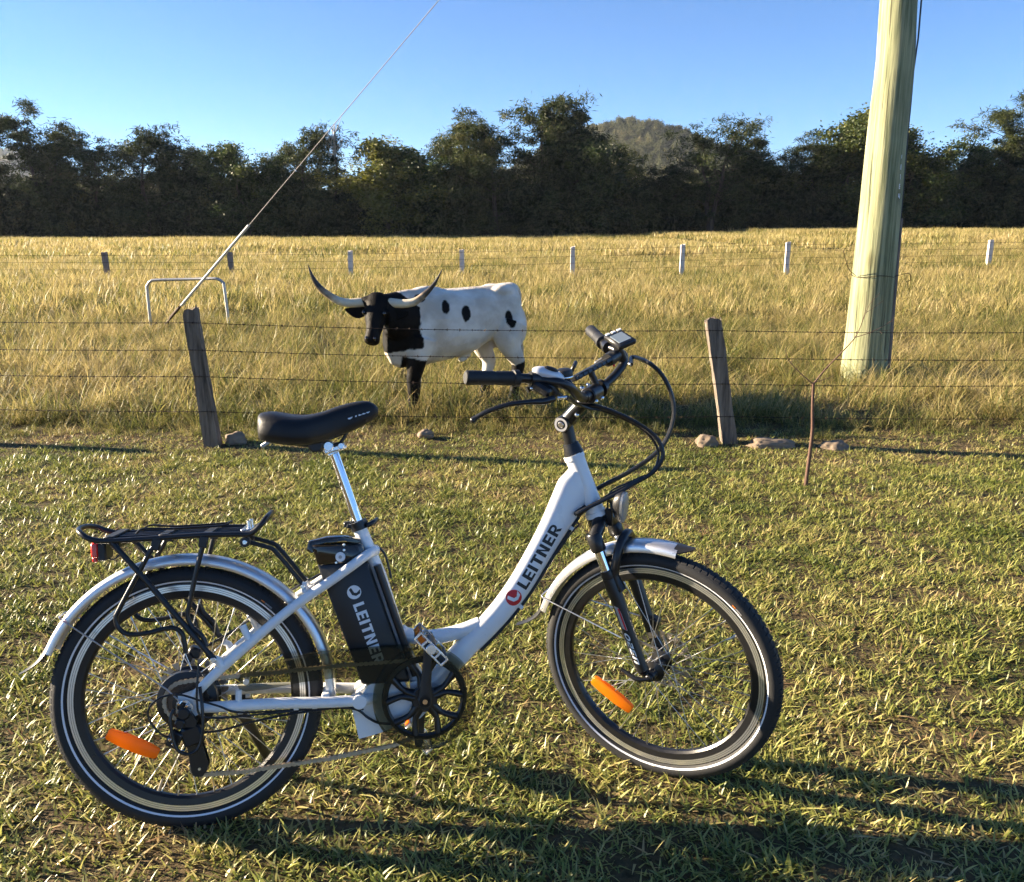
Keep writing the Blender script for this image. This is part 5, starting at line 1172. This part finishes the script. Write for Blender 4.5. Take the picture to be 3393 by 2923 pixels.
# ------------------------------------------------------------------ scatter of tufts (uncountable ground cover only)
def card_mesh(name, V, F, shade, material):
    me = bpy.data.meshes.new(name); V = np.asarray(V, np.float32); nf = len(F)
    me.vertices.add(len(V)); me.vertices.foreach_set('co', V.ravel())
    tot = np.array([len(f) for f in F], np.int32); start = np.concatenate([[0], np.cumsum(tot)[:-1]]).astype(np.int32)
    me.loops.add(int(tot.sum())); me.loops.foreach_set('vertex_index', np.concatenate([np.asarray(f, np.int32) for f in F]))
    me.polygons.add(nf); me.polygons.foreach_set('loop_start', start); me.polygons.foreach_set('loop_total', tot)
    me.update(calc_edges=True); a = me.attributes.new('shade', 'FLOAT', 'POINT'); a.data.foreach_set('value', np.asarray(shade, np.float32))
    me.materials.append(material); me.shade_smooth(); return me

def blades(name, n, rad, len_r, wid_r, lean_r, material, seg=3, droop=.5, seed=0, shade_sd=.12, heads=0.):
    r = np.random.default_rng(seed); V = []; F = []; S = []; b = 0
    for i in range(n):
        a0 = r.uniform(0, 2 * PI); rr = rad * math.sqrt(r.uniform()); x, y = rr * math.cos(a0), rr * math.sin(a0)
        L = r.uniform(*len_r); w = r.uniform(*wid_r); az = r.uniform(0, 2 * PI); le = r.uniform(*lean_r); dr = droop * r.uniform(.4, 1.4)
        sd = r.normal(0, shade_sd); px_, py_, pz = x, y, -.004; tw = r.uniform(-.6, .6)
        side = np.array([-math.sin(az + tw), math.cos(az + tw), 0.])
        for k in range(seg + 1):
            t = k / seg; ww = w * (1 - t ** 2.2) * .5
            if k == seg: V.append((px_, py_, pz)); S.append(sd)
            else:
                V.append((px_ - side[0] * ww, py_ - side[1] * ww, pz)); V.append((px_ + side[0] * ww, py_ + side[1] * ww, pz)); S += [sd, sd]
            ang = le + dr * t; st = L / seg; px_ += math.cos(az) * math.sin(ang) * st; py_ += math.sin(az) * math.sin(ang) * st; pz += math.cos(ang) * st
        for k in range(seg - 1): F.append((b + 2 * k, b + 2 * k + 1, b + 2 * k + 3, b + 2 * k + 2))
        F.append((b + 2 * seg - 2, b + 2 * seg - 1, b + 2 * seg)); b = len(V)
    return bpy.data.objects.new(name, card_mesh(name, V, F, S, material))

def scatter(name, P, rot, scl, pick, tone, protos, label, cat):
    n = len(P); me = bpy.data.meshes.new(name); me.vertices.add(n); me.vertices.foreach_set('co', np.asarray(P, np.float32).ravel())
    for nm, ty, arr in (('rot', 'FLOAT_VECTOR', rot), ('scl', 'FLOAT_VECTOR', scl), ('pick', 'INT', pick), ('tone', 'FLOAT', tone)):
        a = me.attributes.new(nm, ty, 'POINT'); arr = np.asarray(arr)
        if ty == 'FLOAT_VECTOR': a.data.foreach_set('vector', arr.astype(np.float32).ravel())
        else: a.data.foreach_set('value', arr.astype(np.int32 if ty == 'INT' else np.float32))
    o = bpy.data.objects.new(name, me); COL.objects.link(o)
    for pr in protos:
        if pr.data.materials: me.materials.append(pr.data.materials[0]); break
    ng = bpy.data.node_groups.new(name + '_nodes', 'GeometryNodeTree')
    ng.interface.new_socket('Geometry', in_out='INPUT', socket_type='NodeSocketGeometry'); ng.interface.new_socket('Geometry', in_out='OUTPUT', socket_type='NodeSocketGeometry')
    gi = ng.nodes.new('NodeGroupInput'); go = ng.nodes.new('NodeGroupOutput'); ip = ng.nodes.new('GeometryNodeInstanceOnPoints'); jn = ng.nodes.new('GeometryNodeJoinGeometry')
    for pr in reversed(protos):
        oi = ng.nodes.new('GeometryNodeObjectInfo'); oi.inputs['Object'].default_value = pr; oi.inputs['As Instance'].default_value = True
        ng.links.new(oi.outputs['Geometry'], jn.inputs[0])
    def attr(nm, ty):
        a = ng.nodes.new('GeometryNodeInputNamedAttribute'); a.data_type = ty; a.inputs['Name'].default_value = nm; return a.outputs['Attribute']
    ng.links.new(gi.outputs[0], ip.inputs['Points']); ng.links.new(jn.outputs[0], ip.inputs['Instance']); ip.inputs['Pick Instance'].default_value = True
    ng.links.new(attr('pick', 'INT'), ip.inputs['Instance Index']); ng.links.new(attr('rot', 'FLOAT_VECTOR'), ip.inputs['Rotation']); ng.links.new(attr('scl', 'FLOAT_VECTOR'), ip.inputs['Scale'])
    ng.links.new(ip.outputs[0], go.inputs[0]); md = o.modifiers.new('scatter', 'NODES'); md.node_group = ng
    return tag(o, label, cat, kind='stuff')

def nz2(P, s, off=0.): return np.array([mnoise.noise((p[0] * s, p[1] * s, off)) for p in P])
def field_pts(n, y0, y1, spread, pow_=1.0):
    # denser towards the viewer; half width grows with distance
    u = rng.uniform(0, 1, n); y = y0 + (y1 - y0) * u ** pow_; x = rng.uniform(-1, 1, n) * (spread[0] + spread[1] * y); return np.stack([x, y], 1)

# Ground cover is laid as square patches of tufts, turned by quarter turns so that their edges run on.
def tuft_arrays(o):
    me = o.data; V = np.empty(len(me.vertices) * 3, np.float32); me.vertices.foreach_get('co', V); S = np.empty(len(me.vertices), np.float32); me.attributes['shade'].data.foreach_get('value', S)
    F = [tuple(p.vertices) for p in me.polygons]; return V.reshape(-1, 3), F, S
def patch_tile(name, tufts, size, density, material, seed, scale=(.7, 1.25), squash=.12, tone_sd=.13, holes=0., clump=0.):
    r = np.random.default_rng(seed); n = int(size * size * density); V = []; F = []; S = []; b = 0; T = [tuft_arrays(t) for t in tufts]
    pos = r.uniform(-size / 2, size / 2, (n, 2))
    if clump > 0:
        cs = r.uniform(-size / 2, size / 2, (max(4, int(n * .06)), 2)); k = r.integers(0, len(cs), n); mv = r.uniform(0, 1, n) < clump; pos[mv] = cs[k[mv]] + r.normal(0, size * .05, (mv.sum(), 2)); pos = (pos + size / 2) % size - size / 2
    for (x, y) in pos:
        hole = mnoise.noise((x * 7 / size + seed, y * 7 / size, .5)) + .5 * mnoise.noise((x * 19 / size, y * 19 / size + seed, .5))
        if r.uniform() < holes * max(0., hole * 2.6): continue
        v, f, sd = T[r.integers(0, len(T))]; a = r.uniform(0, 2 * PI); c, s_n = math.cos(a), math.sin(a); k = r.uniform(*scale) * (1 - .25 * hole)
        tx, ty = r.normal(0, squash, 2); w = v * k; X = w[:, 0] * c - w[:, 1] * s_n + w[:, 2] * tx; Y = w[:, 0] * s_n + w[:, 1] * c + w[:, 2] * ty
        V.append(np.stack([X + x, Y + y, w[:, 2]], 1)); S.append(sd + r.normal(0, tone_sd)); F += [tuple(i + b for i in q_) for q_ in f]; b += len(v)
    return bpy.data.objects.new(name, card_mesh(name, np.concatenate(V), F, np.concatenate(S), material))
def lay(name, tiles, size, y0, y1, spread, base_tone, label, skip=None, tone_k=(.16, .22)):
    P = []; y = y0 + size / 2
    while y - size / 2 < y1:
        hw = spread[0] + spread[1] * (y + size / 2); m = int(math.ceil(hw / size))
        for i in range(-m, m + 1): P.append((i * size, y))
        y += size
    P = np.array(P); n = len(P); z = np.array([relief(a, b) for a, b in P]); q4 = rng.integers(0, 4, n) * (PI / 2)
    tone = base_tone + tone_k[0] * nz2(P, tone_k[1], 6.) + rng.normal(0, .012, n)
    return scatter(name, np.column_stack([P, z]), np.stack([np.zeros(n), np.zeros(n), q4], 1), np.ones((n, 3)), rng.integers(0, len(tiles), n), tone, tiles, label, 'grass')

# --- mown lawn: broad short runner grass, straw and thatch
LAWN = leafy('lawn_blades', [(0.0, (.085, .115, .022)), (.28, (.19, .225, .044)), (.52, (.34, .335, .085)), (.72, (.47, .41, .15)), (.88, (.46, .34, .16)), (1.0, (.24, .14, .07))], trans=.38, rough=.42, spec=.5, patch=(1.3, .5, 6.5, .22))
lawn_tufts = [blades('lawn_tuft', 13, .040, (.018, .050), (.0040, .0076), (.35, 1.5), LAWN, 3, .45, 100 + i) for i in range(6)]
lawn_tufts += [blades('lawn_tuft', 8, .05, (.03, .075), (.0046, .0082), (1.0, 1.58), LAWN, 3, .3, 130 + i) for i in range(3)]
lawn_tiles = [patch_tile('lawn_patch', lawn_tufts, .6, 1350, LAWN, 500 + i, (.65, 1.25), .12, .14, holes=(.4, .7, .95)[i % 3]) for i in range(6)]
lay('lawn_grass', lawn_tiles, .6, 1.1, 5.8, (.9, .66), .42, 'short mown green and straw-coloured lawn grass under the bicycle', tone_k=(.05, .5))
# ragged strip of sparse grass, bare soil showing, where the lawn meets the fence
P = field_pts(5200, 5.85, 6.45, (1.2, .66)); nb = nz2(P, 2.2, 4.); P = P[rng.uniform(0, 1, len(P)) > .42 + .6 * nb]; n = len(P)
scatter('lawn_edge_grass', np.column_stack([P, [relief(a, b) for a, b in P]]), np.stack([np.zeros(n), np.zeros(n), rng.uniform(0, 6.28, n)], 1), np.repeat(rng.uniform(.6, 1.1, n)[:, None], 3, 1), rng.integers(0, 9, n), np.clip(rng.normal(.52, .18, n), 0, 1), lawn_tufts, 'thin straw-coloured grass over bare soil along the fence line', 'grass')

# --- paddock: tall seeding grass, gold over green
TALL = leafy('paddock_blades', [(0.0, (.075, .095, .018)), (.26, (.17, .18, .045)), (.46, (.32, .275, .090)), (.72, (.45, .355, .145)), (1.0, (.52, .42, .20))], trans=.45, rough=.5, spec=.35, patch=(.30, .55, 1.6, .40))
tall_tufts = [blades('tall_tuft', 24, .11, (.14, .40), (.0040, .0078), (.05, .95), TALL, 4, 1.35, 200 + i, .20) for i in range(6)]
tall_tufts += [blades('tall_tuft', 20, .14, (.12, .34), (.0045, .009), (.6, 1.5), TALL, 4, 1.1, 230 + i, .20) for i in range(4)]
far_tufts = [blades('far_tuft', 34, .30, (.16, .44), (.010, .020), (.05, .9), TALL, 3, .8, 260 + i, .15) for i in range(5)]
vfar_tufts = [blades('distant_tuft', 40, .9, (.22, .50), (.03, .06), (.05, .9), TALL, 2, .7, 290 + i, .15) for i in range(4)]
tall_tiles = [patch_tile('paddock_patch', tall_tufts, 1.2, 105, TALL, 520 + i, (.5, 1.15), .18, .13, holes=.5, clump=.45) for i in range(6)]
far_tiles = [patch_tile('meadow_patch', far_tufts, 3.0, 19, TALL, 540 + i, (.55, 1.15), .15, .13, holes=.3, clump=.4) for i in range(4)]
vfar_tiles = [patch_tile('distant_patch', vfar_tufts, 9.0, 2.2, TALL, 560 + i, (.6, 1.25), .15, .13, holes=.2, clump=.4) for i in range(4)]
lay('paddock_grass', tall_tiles, 1.2, 6.75, 13.9, (1.5, .66), .47, 'long golden green grass around the bull behind the barbed wire', tone_k=(.05, .3))
lay('meadow_grass', far_tiles, 3.0, 13.95, 37, (2, .66), .52, 'golden dry grass across the middle of the paddock', tone_k=(.05, .1))
lay('distant_meadow_grass', vfar_tiles, 9.0, 37.9, 112, (6, .66), .56, 'dry golden grass reaching back to the dark trees', tone_k=(.06, .04))
P = field_pts(1500, 6.05, 6.85, (1.5, .66)); lim = 6.25 + .16 * nz2(P, .9, 21.) + .05 * nz2(P, 4., 22.); P = P[P[:, 1] > lim]; n = len(P)
sc = np.clip((P[:, 1] - 6.1) / .8, .35, 1) * rng.uniform(.6, 1.15, n)
scatter('fence_line_grass', np.column_stack([P, [relief(a, b) for a, b in P]]), np.stack([rng.normal(0, .2, n), rng.normal(0, .2, n), rng.uniform(0, 6.28, n)], 1), np.repeat(sc[:, None], 3, 1), rng.integers(0, 10, n), np.clip(rng.normal(.34, .14, n), 0, 1), tall_tufts, 'unmown grass tufts tangled under the barbed wire', 'grass')

# ------------------------------------------------------------------ trees
BARK = wood_mat('tree_bark', (.020, .015, .012), (.085, .065, .05), stretch=(6, 6, 1.2), bump=.6)
PALE_BARK = mat('pale_gum_bark', (.48, .42, .34), .8, var=.3, scale=3)
OAK = leafy('sheoak_foliage', [(0., (.016, .022, .008)), (.4, (.030, .044, .013)), (.75, (.060, .074, .021)), (1., (.11, .105, .032))], 'OBJECT', .35, .6, .25)
LEAF = leafy('broad_foliage', [(0., (.018, .030, .008)), (.4, (.040, .062, .014)), (.75, (.085, .105, .022)), (1., (.15, .15, .03))], 'OBJECT', .35, .5, .35)
def foliage(centers, radii, per, kind, seed):
    r = np.random.default_rng(seed); V = []; S = []; nq = 0
    for c, R in zip(centers, radii):
        m = int(per * r.uniform(.7, 1.3)); o = r.normal(0, 1, (m, 3)) * np.array([R * .55, R * .55, R * .48]); p = np.array(c) + o; sd = r.normal(0, .16)
        if kind == 'oak':
            d = np.stack([r.normal(0, .45, m) + o[:, 0] / R * .5, r.normal(0, .45, m) + o[:, 1] / R * .5, -np.abs(r.normal(.75, .5, m)) + r.uniform(0, .9, m)], 1); L = r.uniform(.25, .65, m); w = r.uniform(.05, .10, m)
        else:
            d = r.normal(0, 1, (m, 3)); L = r.uniform(.16, .34, m); w = r.uniform(.10, .20, m)
        d /= np.linalg.norm(d, axis=1)[:, None] + 1e-9; sdv = np.cross(d, r.normal(0, 1, (m, 3))); sdv /= np.linalg.norm(sdv, axis=1)[:, None] + 1e-9
        a = p - d * L[:, None] * .5; b = p + d * L[:, None] * .5; s = sdv * w[:, None] * .5
        V.append(np.stack([a, p - s, b, p + s], 1).reshape(-1, 3)); S.append(np.repeat(sd + r.normal(0, .10, m), 4)); nq += m
    return np.concatenate(V), [(4 * i, 4 * i + 1, 4 * i + 2, 4 * i + 3) for i in range(nq)], np.concatenate(S)
def tree_meshes(seed, H, W, kind='oak', stems=1, base=.12, openness=0., per=70, ncl=120, bark=None):
    r = np.random.default_rng(seed); mb = MB(); cen = []; rad = []
    for sidx in range(stems):
        ang = r.uniform(0, 2 * PI); sp = (0 if stems == 1 else W * .28)
        h = H * (1 if sidx == 0 else r.uniform(.72, .95)); tip = np.array([sp * math.cos(ang) + r.normal(0, .03) * H, sp * math.sin(ang) + r.normal(0, .03) * H, h])
        P = [np.array([r.normal(0, .1) * sidx, r.normal(0, .1), -.3])] + [np.array([tip[0] * t ** 1.3 + r.normal(0, .012) * H, tip[1] * t ** 1.3 + r.normal(0, .012) * H, h * t]) for t in (.12, .28, .45, .62, .8, .97)]
        mb.tube(P, [.021 * H, .017 * H, .014 * H, .011 * H, .008 * H, .004 * H, .0012 * H], 8, sm=3); C = spline(P, 6)
        nl = int(16 / (stems ** .5)) + 6
        for j in range(nl):
            t = base + (1 - base) * (j + r.uniform(0, 1)) / nl; c = C[min(len(C) - 1, int(t * (len(C) - 1)))]
            prof = (math.sin(PI * min(1, (t - base * .6) / (1.10 - base * .6)) ** .72) ** .55) * W * .5; a = r.uniform(0, 2 * PI); L = prof * r.uniform(.55, 1.2) + .25
            up = r.uniform(.15, .75); d = np.array([math.cos(a), math.sin(a), up]); e = c + d * L + np.array([0, 0, -.08 * L])
            mid = c + d * L * .5 + np.array([0, 0, .10 * L]); mb.tube([c, mid, e], [.0065 * H * (1 - t * .7), .004 * H * (1 - t * .7), .0012 * H], 5, sm=3)
            k = max(2, int(ncl / nl / stems))
            for q_ in range(k):
                u = r.uniform(.30, 1.08); p = (c * (1 - u) + e * u) + r.normal(0, .10 * W * .5 + .12, 3)
                cen.append(p); rad.append(r.uniform(.36, .72) * (1.15 if kind != 'oak' else 1) * (W / 5) ** .4)
        for q_ in range(max(8, int(ncl * .16))):
            u = r.uniform(.62, 1.0); cc = C[min(len(C) - 1, int(u * (len(C) - 1)))]; cen.append(cc + r.normal(0, (1.04 - u) * W * .34 + .12, 3)); rad.append(r.uniform(.24, .46))
    if openness > 0:
        sel = r.uniform(0, 1, len(cen)) > openness; cen = [c for c, s in zip(cen, sel) if s]; rad = [c for c, s in zip(rad, sel) if s]
    V, F, S = foliage(cen, rad, per, kind, seed + 1)
    return mb.mesh('trunk', bark or BARK), card_mesh('crown', V, F, S, OAK if kind == 'oak' else LEAF)
# one build of each kind, then single trees that share it
KINDS = {
 'a': tree_meshes(11, 13.0, 6.2, 'oak', 1, .10, 0, 75, 260), 'b': tree_meshes(23, 13.5, 6.6, 'oak', 2, .16, .0, 75, 260), 'c': tree_meshes(37, 11.0, 5.6, 'oak', 1, .20, .15, 60, 220),
 'd': tree_meshes(41, 10.5, 7.0, 'leaf', 2, .06, 0, 100, 260), 'e': tree_meshes(59, 11.5, 6.4, 'oak', 3, .12, .05, 70, 260), 'f': tree_meshes(67, 10.0, 6.2, 'leaf', 1, .12, .05, 95, 220),
 'g': tree_meshes(71, 12.0, 7.0, 'oak', 2, .28, .25, 60, 200), 'h': tree_meshes(83, 12.0, 4.4, 'oak', 1, .30, .45, 45, 130), 'p': tree_meshes(97, 11.0, 5.2, 'oak', 2, .30, .20, 55, 160, PALE_BARK)}
KH = {'a': 13.0, 'b': 13.5, 'c': 11.0, 'd': 10.5, 'e': 11.5, 'f': 10.0, 'g': 12.0, 'h': 12.0, 'p': 11.0}
KW = {'a': 6.2, 'b': 6.6, 'c': 5.6, 'd': 7.0, 'e': 6.4, 'f': 6.2, 'g': 7.0, 'h': 4.4, 'p': 5.2}
# (bearing tan, distance, height, width, kind, tone, name, label)
TREES = [
 (-.625, 95, 12.5, 7.0, 'b', .30, 'sheoak_tree', 'dark sheoak just outside the left end of the tree line'),
 (-.570, 96, 13.0, 6.5, 'a', .36, 'sheoak_tree', 'dark sheoak cut by the left edge of the photo'),
 (-.506, 94, 14.0, 6.8, 'b', .52, 'sheoak_tree', 'tallest sheoak at the left end, feathery pointed top against the sky'),
 (-.450, 97, 11.7, 6.0, 'g', .34, 'sheoak_tree', 'forked sheoak with bare lower trunks, third from the left'),
 (-.398, 93, 11.9, 6.6, 'c', .48, 'sheoak_tree', 'wispy sheoak leaning over the open gap, directly above the pipe hoop'),
 (-.352, 96, 10.6, 6.0, 'e', .38, 'sheoak_tree', 'low bushy sheoak left of the dense dark green tree'),
 (-.324, 99, 10.2, 5.4, 'a', .44, 'sheoak_tree', 'narrow sheoak tucked behind the bushy one, left of the dense green tree'),
 (-.286, 92, 9.8, 6.2, 'd', .30, 'broadleaf_tree', 'dense dark green broadleaf tree left of the guy wire'),
 (-.250, 98, 9.2, 4.4, 'c', .55, 'sheoak_tree', 'small thin sheoak right of the dense dark green tree'),
 (-.226, 94, 11.8, 5.2, 'c', .62, 'sheoak_tree', 'pale wispy sheoak crossed by the guy wire'),
 (-.190, 95, 12.3, 4.6, 'h', .50, 'dead_topped_tree', 'half dead tree with bare twigs on top and hanging vines'),
 (-.135, 93, 10.2, 7.4, 'f', .98, 'broadleaf_tree', 'rounded yellow-green broadleaf tree above the bull horns'),
 (-.092, 95, 9.6, 6.0, 'd', .46, 'broadleaf_tree', 'dark green broadleaf tree right of the yellow-green one'),
 (-.044, 96, 13.2, 6.6, 'b', .66, 'sheoak_tree', 'tall sheoak with golden drooping foliage left of the hill'),
 (-.016, 93, 11.8, 5.6, 'a', .58, 'sheoak_tree', 'sheoak with golden top standing before the left foot of the hill'),
 (.027, 95, 15.0, 7.2, 'a', .44, 'sheoak_tree', 'tallest tree of the whole line, pointed dark sheoak before the hill'),
 (.073, 96, 14.5, 6.6, 'e', .38, 'sheoak_tree', 'tall twin-topped sheoak right of the tallest tree'),
 (.102, 94, 10.8, 6.2, 'd', .24, 'broadleaf_tree', 'low dark tree at the right flank of the twin-topped sheoak'),
 (.128, 100, 10.5, 4.6, 'p', .72, 'gum_tree', 'pale-barked thin gum tree standing in front of the hill slope'),
 (.163, 95, 8.0, 6.4, 'e', .34, 'sheoak_tree', 'lowest sheoak of the line, below the right slope of the hill'),
 (.216, 93, 12.3, 7.2, 'g', .40, 'sheoak_tree', 'open-crowned sheoak with visible forks right of the hill'),
 (.268, 96, 10.9, 6.2, 'e', .46, 'sheoak_tree', 'bushy sheoak right of the open-crowned one'),
 (.318, 95, 10.3, 6.4, 'b', .42, 'sheoak_tree', 'spreading sheoak left of the pole, above the sixth pale post'),
 (.362, 94, 12.4, 6.6, 'f', .60, 'broadleaf_tree', 'tall broadleaf tree close to the left side of the pole'),
 (.394, 97, 11.4, 6.0, 'a', .38, 'sheoak_tree', 'dark sheoak largely hidden behind the power pole'),
 (.442, 93, 10.9, 6.8, 'd', .52, 'broadleaf_tree', 'bushy green broadleaf tree just right of the pole'),
 (.478, 95, 9.3, 6.0, 'd', .28, 'broadleaf_tree', 'low dark broadleaf tree, second to the right of the pole'),
 (.512, 96, 9.6, 5.6, 'e', .30, 'sheoak_tree', 'low dark sheoak left of the tall tree at the right edge'),
 (.553, 94, 13.8, 6.8, 'b', .62, 'sheoak_tree', 'tall sheoak with golden tips at the right edge of the photo'),
 (.605, 95, 12.5, 7.0, 'a', .45, 'sheoak_tree', 'dark sheoak just outside the right end of the tree line'),
]
for i, (tx, d, hh, ww, kd, tn, nm, lab) in enumerate(TREES):
    o = empty(nm, (tx * d, d, relief(tx * d, d) if abs(tx * d) < 90 else SOIL), lab, 'tree', 'trees along the far side of the paddock')
    s = hh * .885 / KH[kd]; sx = (ww / KW[kd]) * 1.30
    o.scale = (sx, sx, s); o.rotation_euler = (0, 0, i * 2.39996)
    tr = inst('trunk', KINDS[kd][0], o); cr = inst('crown', KINDS[kd][1], o); cr['tone'] = tn
    if nm == 'dead_topped_tree':
        r = np.random.default_rng(5); mb = MB()
        for q_ in range(16):
            a = r.uniform(0, 2 * PI); b0 = np.array([r.normal(0, .2), r.normal(0, .2), r.uniform(9.0, 11.8)]); e = b0 + np.array([math.cos(a), math.sin(a), r.uniform(.6, 1.8)]) * r.uniform(.5, 1.2); mb.tube([b0, (b0 + e) / 2 + r.normal(0, .1, 3), e], [.05, .03, .012], 5, sm=2)
        mb.tube([(0, 0, 9), (.1, 0, 11), (.05, .1, 12.4)], [.12, .09, .02], 6, sm=3); mb.build('bare_twigs', PALE_BARK, o)
# --- understorey filling the foot of the line
OAKI = leafy('understorey_foliage', [(0., (.016, .022, .007)), (.5, (.035, .045, .013)), (1., (.10, .10, .03))], 'INSTANCER', .35, .6, .25)
def bush(seed, H, W, per, ncl):
    r = np.random.default_rng(seed); c = [np.array([r.normal(0, W * .28), r.normal(0, W * .28), abs(r.normal(.42, .27)) * H]) for _ in range(ncl)]
    V, F, S = foliage(c, [r.uniform(.35, .7) for _ in c], per, 'leaf' if seed % 2 else 'oak', seed); return bpy.data.objects.new('bush', card_mesh('bush', V, F, S, OAKI))
bushes = [bush(300 + i, 4.2, 4.6, 90, 60) for i in range(4)]
n = 330; x = rng.uniform(-66, 68, n); y = rng.uniform(93, 108, n)
gap = np.exp(-((x / y + .365) / .045) ** 2) + .8 * np.exp(-((x / y - .17) / .03) ** 2); kp = rng.uniform(0, 1, n) > gap * .85; x, y = x[kp], y[kp]; n = len(x)
sc = rng.uniform(.7, 1.5, n)
scatter('undergrowth', np.column_stack([x, y, np.full(n, SOIL)]), np.stack([np.zeros(n), np.zeros(n), rng.uniform(0, 6.28, n)], 1), np.repeat(sc[:, None], 3, 1), rng.integers(0, 4, n), rng.uniform(.15, .6, n), bushes, 'dark tangled undergrowth along the foot of the trees', 'undergrowth')
# --- pale woodland on the flat behind
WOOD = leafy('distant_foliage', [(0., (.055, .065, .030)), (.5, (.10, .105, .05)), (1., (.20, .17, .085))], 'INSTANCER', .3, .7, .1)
def far_tree(seed, H, W):
    r = np.random.default_rng(seed); c = []; 
    for _ in range(46):
        t = r.uniform(.15, 1); rr = math.sin(PI * t ** .7) * W * .42 + .2; a = r.uniform(0, 6.28); c.append(np.array([rr * math.cos(a) * r.uniform(.2, 1), rr * math.sin(a) * r.uniform(.2, 1), H * t]))
    r2 = np.random.default_rng(seed + 1); V = []; S = []; nq = 0
    for p in c:
        m = 22; o = r2.normal(0, .75, (m, 3)); q_ = p + o; d = r2.normal(0, 1, (m, 3)); d /= np.linalg.norm(d, axis=1)[:, None]; s = np.cross(d, r2.normal(0, 1, (m, 3))); s /= np.linalg.norm(s, axis=1)[:, None]
        L = r2.uniform(.5, 1.0, m)[:, None]; V.append(np.stack([q_ - d * L * .5, q_ - s * L * .3, q_ + d * L * .5, q_ + s * L * .3], 1).reshape(-1, 3)); S.append(np.repeat(r2.normal(0, .15, m), 4)); nq += m
    return bpy.data.objects.new('far_tree', card_mesh('far_tree', np.concatenate(V), [(4 * i, 4 * i + 1, 4 * i + 2, 4 * i + 3) for i in range(nq)], np.concatenate(S), WOOD))
fts = [far_tree(400 + i, 10, 8) for i in range(4)]
n = 420; x = rng.uniform(-.66, .66, n); y = rng.uniform(260, 420, n); x = x * y
sc = rng.uniform(.9, 1.7, n)
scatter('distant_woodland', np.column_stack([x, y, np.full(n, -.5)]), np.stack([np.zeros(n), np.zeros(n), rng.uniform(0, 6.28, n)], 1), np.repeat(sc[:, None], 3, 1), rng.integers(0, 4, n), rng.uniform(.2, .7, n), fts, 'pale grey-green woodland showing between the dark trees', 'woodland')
# ------------------------------------------------------------------ wooded hills
def hill(name, cx, cy, rx, ry, H, label, ntrees, seed, skew=0.):
    V = []; F = []; n = 60
    def hz(u, v):
        d = math.hypot(u, v); k = max(0., 1 - d) ; s = k * k * (3 - 2 * k); return H * (s * (1 + .10 * mnoise.noise((u * 3, v * 3, seed))) ) - 1.5
    for j in range(n + 1):
        for i in range(n + 1):
            u, v = -1 + 2 * i / n, -1 + 2 * j / n; V.append((cx + u * rx + skew * hz(u, v), cy + v * ry, hz(u, v)))
    for j in range(n):
        for i in range(n): a = j * (n + 1) + i; F.append((a, a + 1, a + n + 2, a + n + 1))
    me = bpy.data.meshes.new(name); me.from_pydata(V, [], F); me.materials.append(mat(name + '_soil', (.09, .085, .04), .95, var=.3, scale=.03)); me.shade_smooth()
    o = bpy.data.objects.new(name, me); COL.objects.link(o); o['kind'] = 'structure'
    r = np.random.default_rng(seed); u = r.uniform(-.97, .97, ntrees); v = r.uniform(-.97, .35, ntrees); k = np.hypot(u, v) < .97; u, v = u[k], v[k]; z = np.array([hz(a, b) for a, b in zip(u, v)])
    m = len(u); s = r.uniform(.75, 1.45, m)
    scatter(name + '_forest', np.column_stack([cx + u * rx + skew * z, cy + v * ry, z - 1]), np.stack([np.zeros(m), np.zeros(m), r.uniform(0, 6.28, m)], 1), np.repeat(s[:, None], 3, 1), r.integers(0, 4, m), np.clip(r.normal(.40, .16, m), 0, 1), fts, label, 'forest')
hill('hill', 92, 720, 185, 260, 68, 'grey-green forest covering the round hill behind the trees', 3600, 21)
hill('far_hill', -830, 1560, 190, 200, 120, 'hazy forest on the small far hill at the left', 500, 33)
# ------------------------------------------------------------------ farmhouse glimpsed through the left trees
hs = empty('farmhouse', (-63, 170, SOIL), 'low pale-roofed farmhouse glimpsed through the left trees', 'house')
mb = MB(); mb.box((0, 0, 1.4), (15, 8, 2.8)); mb.build('wall', mat('house_wall', (.55, .50, .42), .8, var=.1, scale=1), hs)
mb = MB(); mb.add([(-8.2, -4.8, 2.8), (8.2, -4.8, 2.8), (8.2, 4.8, 2.8), (-8.2, 4.8, 2.8), (-5, 0, 4.9), (5, 0, 4.9)], [(0, 1, 5, 4), (2, 3, 4, 5), (1, 2, 5), (3, 0, 4), (3, 2, 1, 0)]); mb.build('roof', mat('house_roof', (.72, .72, .70), .5), hs, smooth=False)
for x in (-5, -1.5, 2.5, 5.5): mb = MB(); mb.box((x, -4.03, 1.5), (1.5, .08, 1.3)); mb.build('window', mat('house_glass', (.05, .06, .07), .1), hs)
# ------------------------------------------------------------------ thin morning haze: one closed box round everything but the sky
mb = MB(); mb.box((0, 600, 58), (4300, 3000, 124)); hz_o = mb.build('haze', None, smooth=False); tag(hz_o, 'thin pale haze in the air over the fields and hill', 'haze', kind='stuff')
hm = bpy.data.materials.new('haze'); hm.use_nodes = True; hn = hm.node_tree; hn.nodes.clear()
ho_ = hn.nodes.new('ShaderNodeOutputMaterial'); hv = hn.nodes.new('ShaderNodeVolumePrincipled'); hv.inputs['Color'].default_value = (.80, .88, 1, 1); hv.inputs['Density'].default_value = .00009; hv.inputs['Anisotropy'].default_value = .2
hn.links.new(hv.outputs[0], ho_.inputs['Volume']); hz_o.data.materials.append(hm)
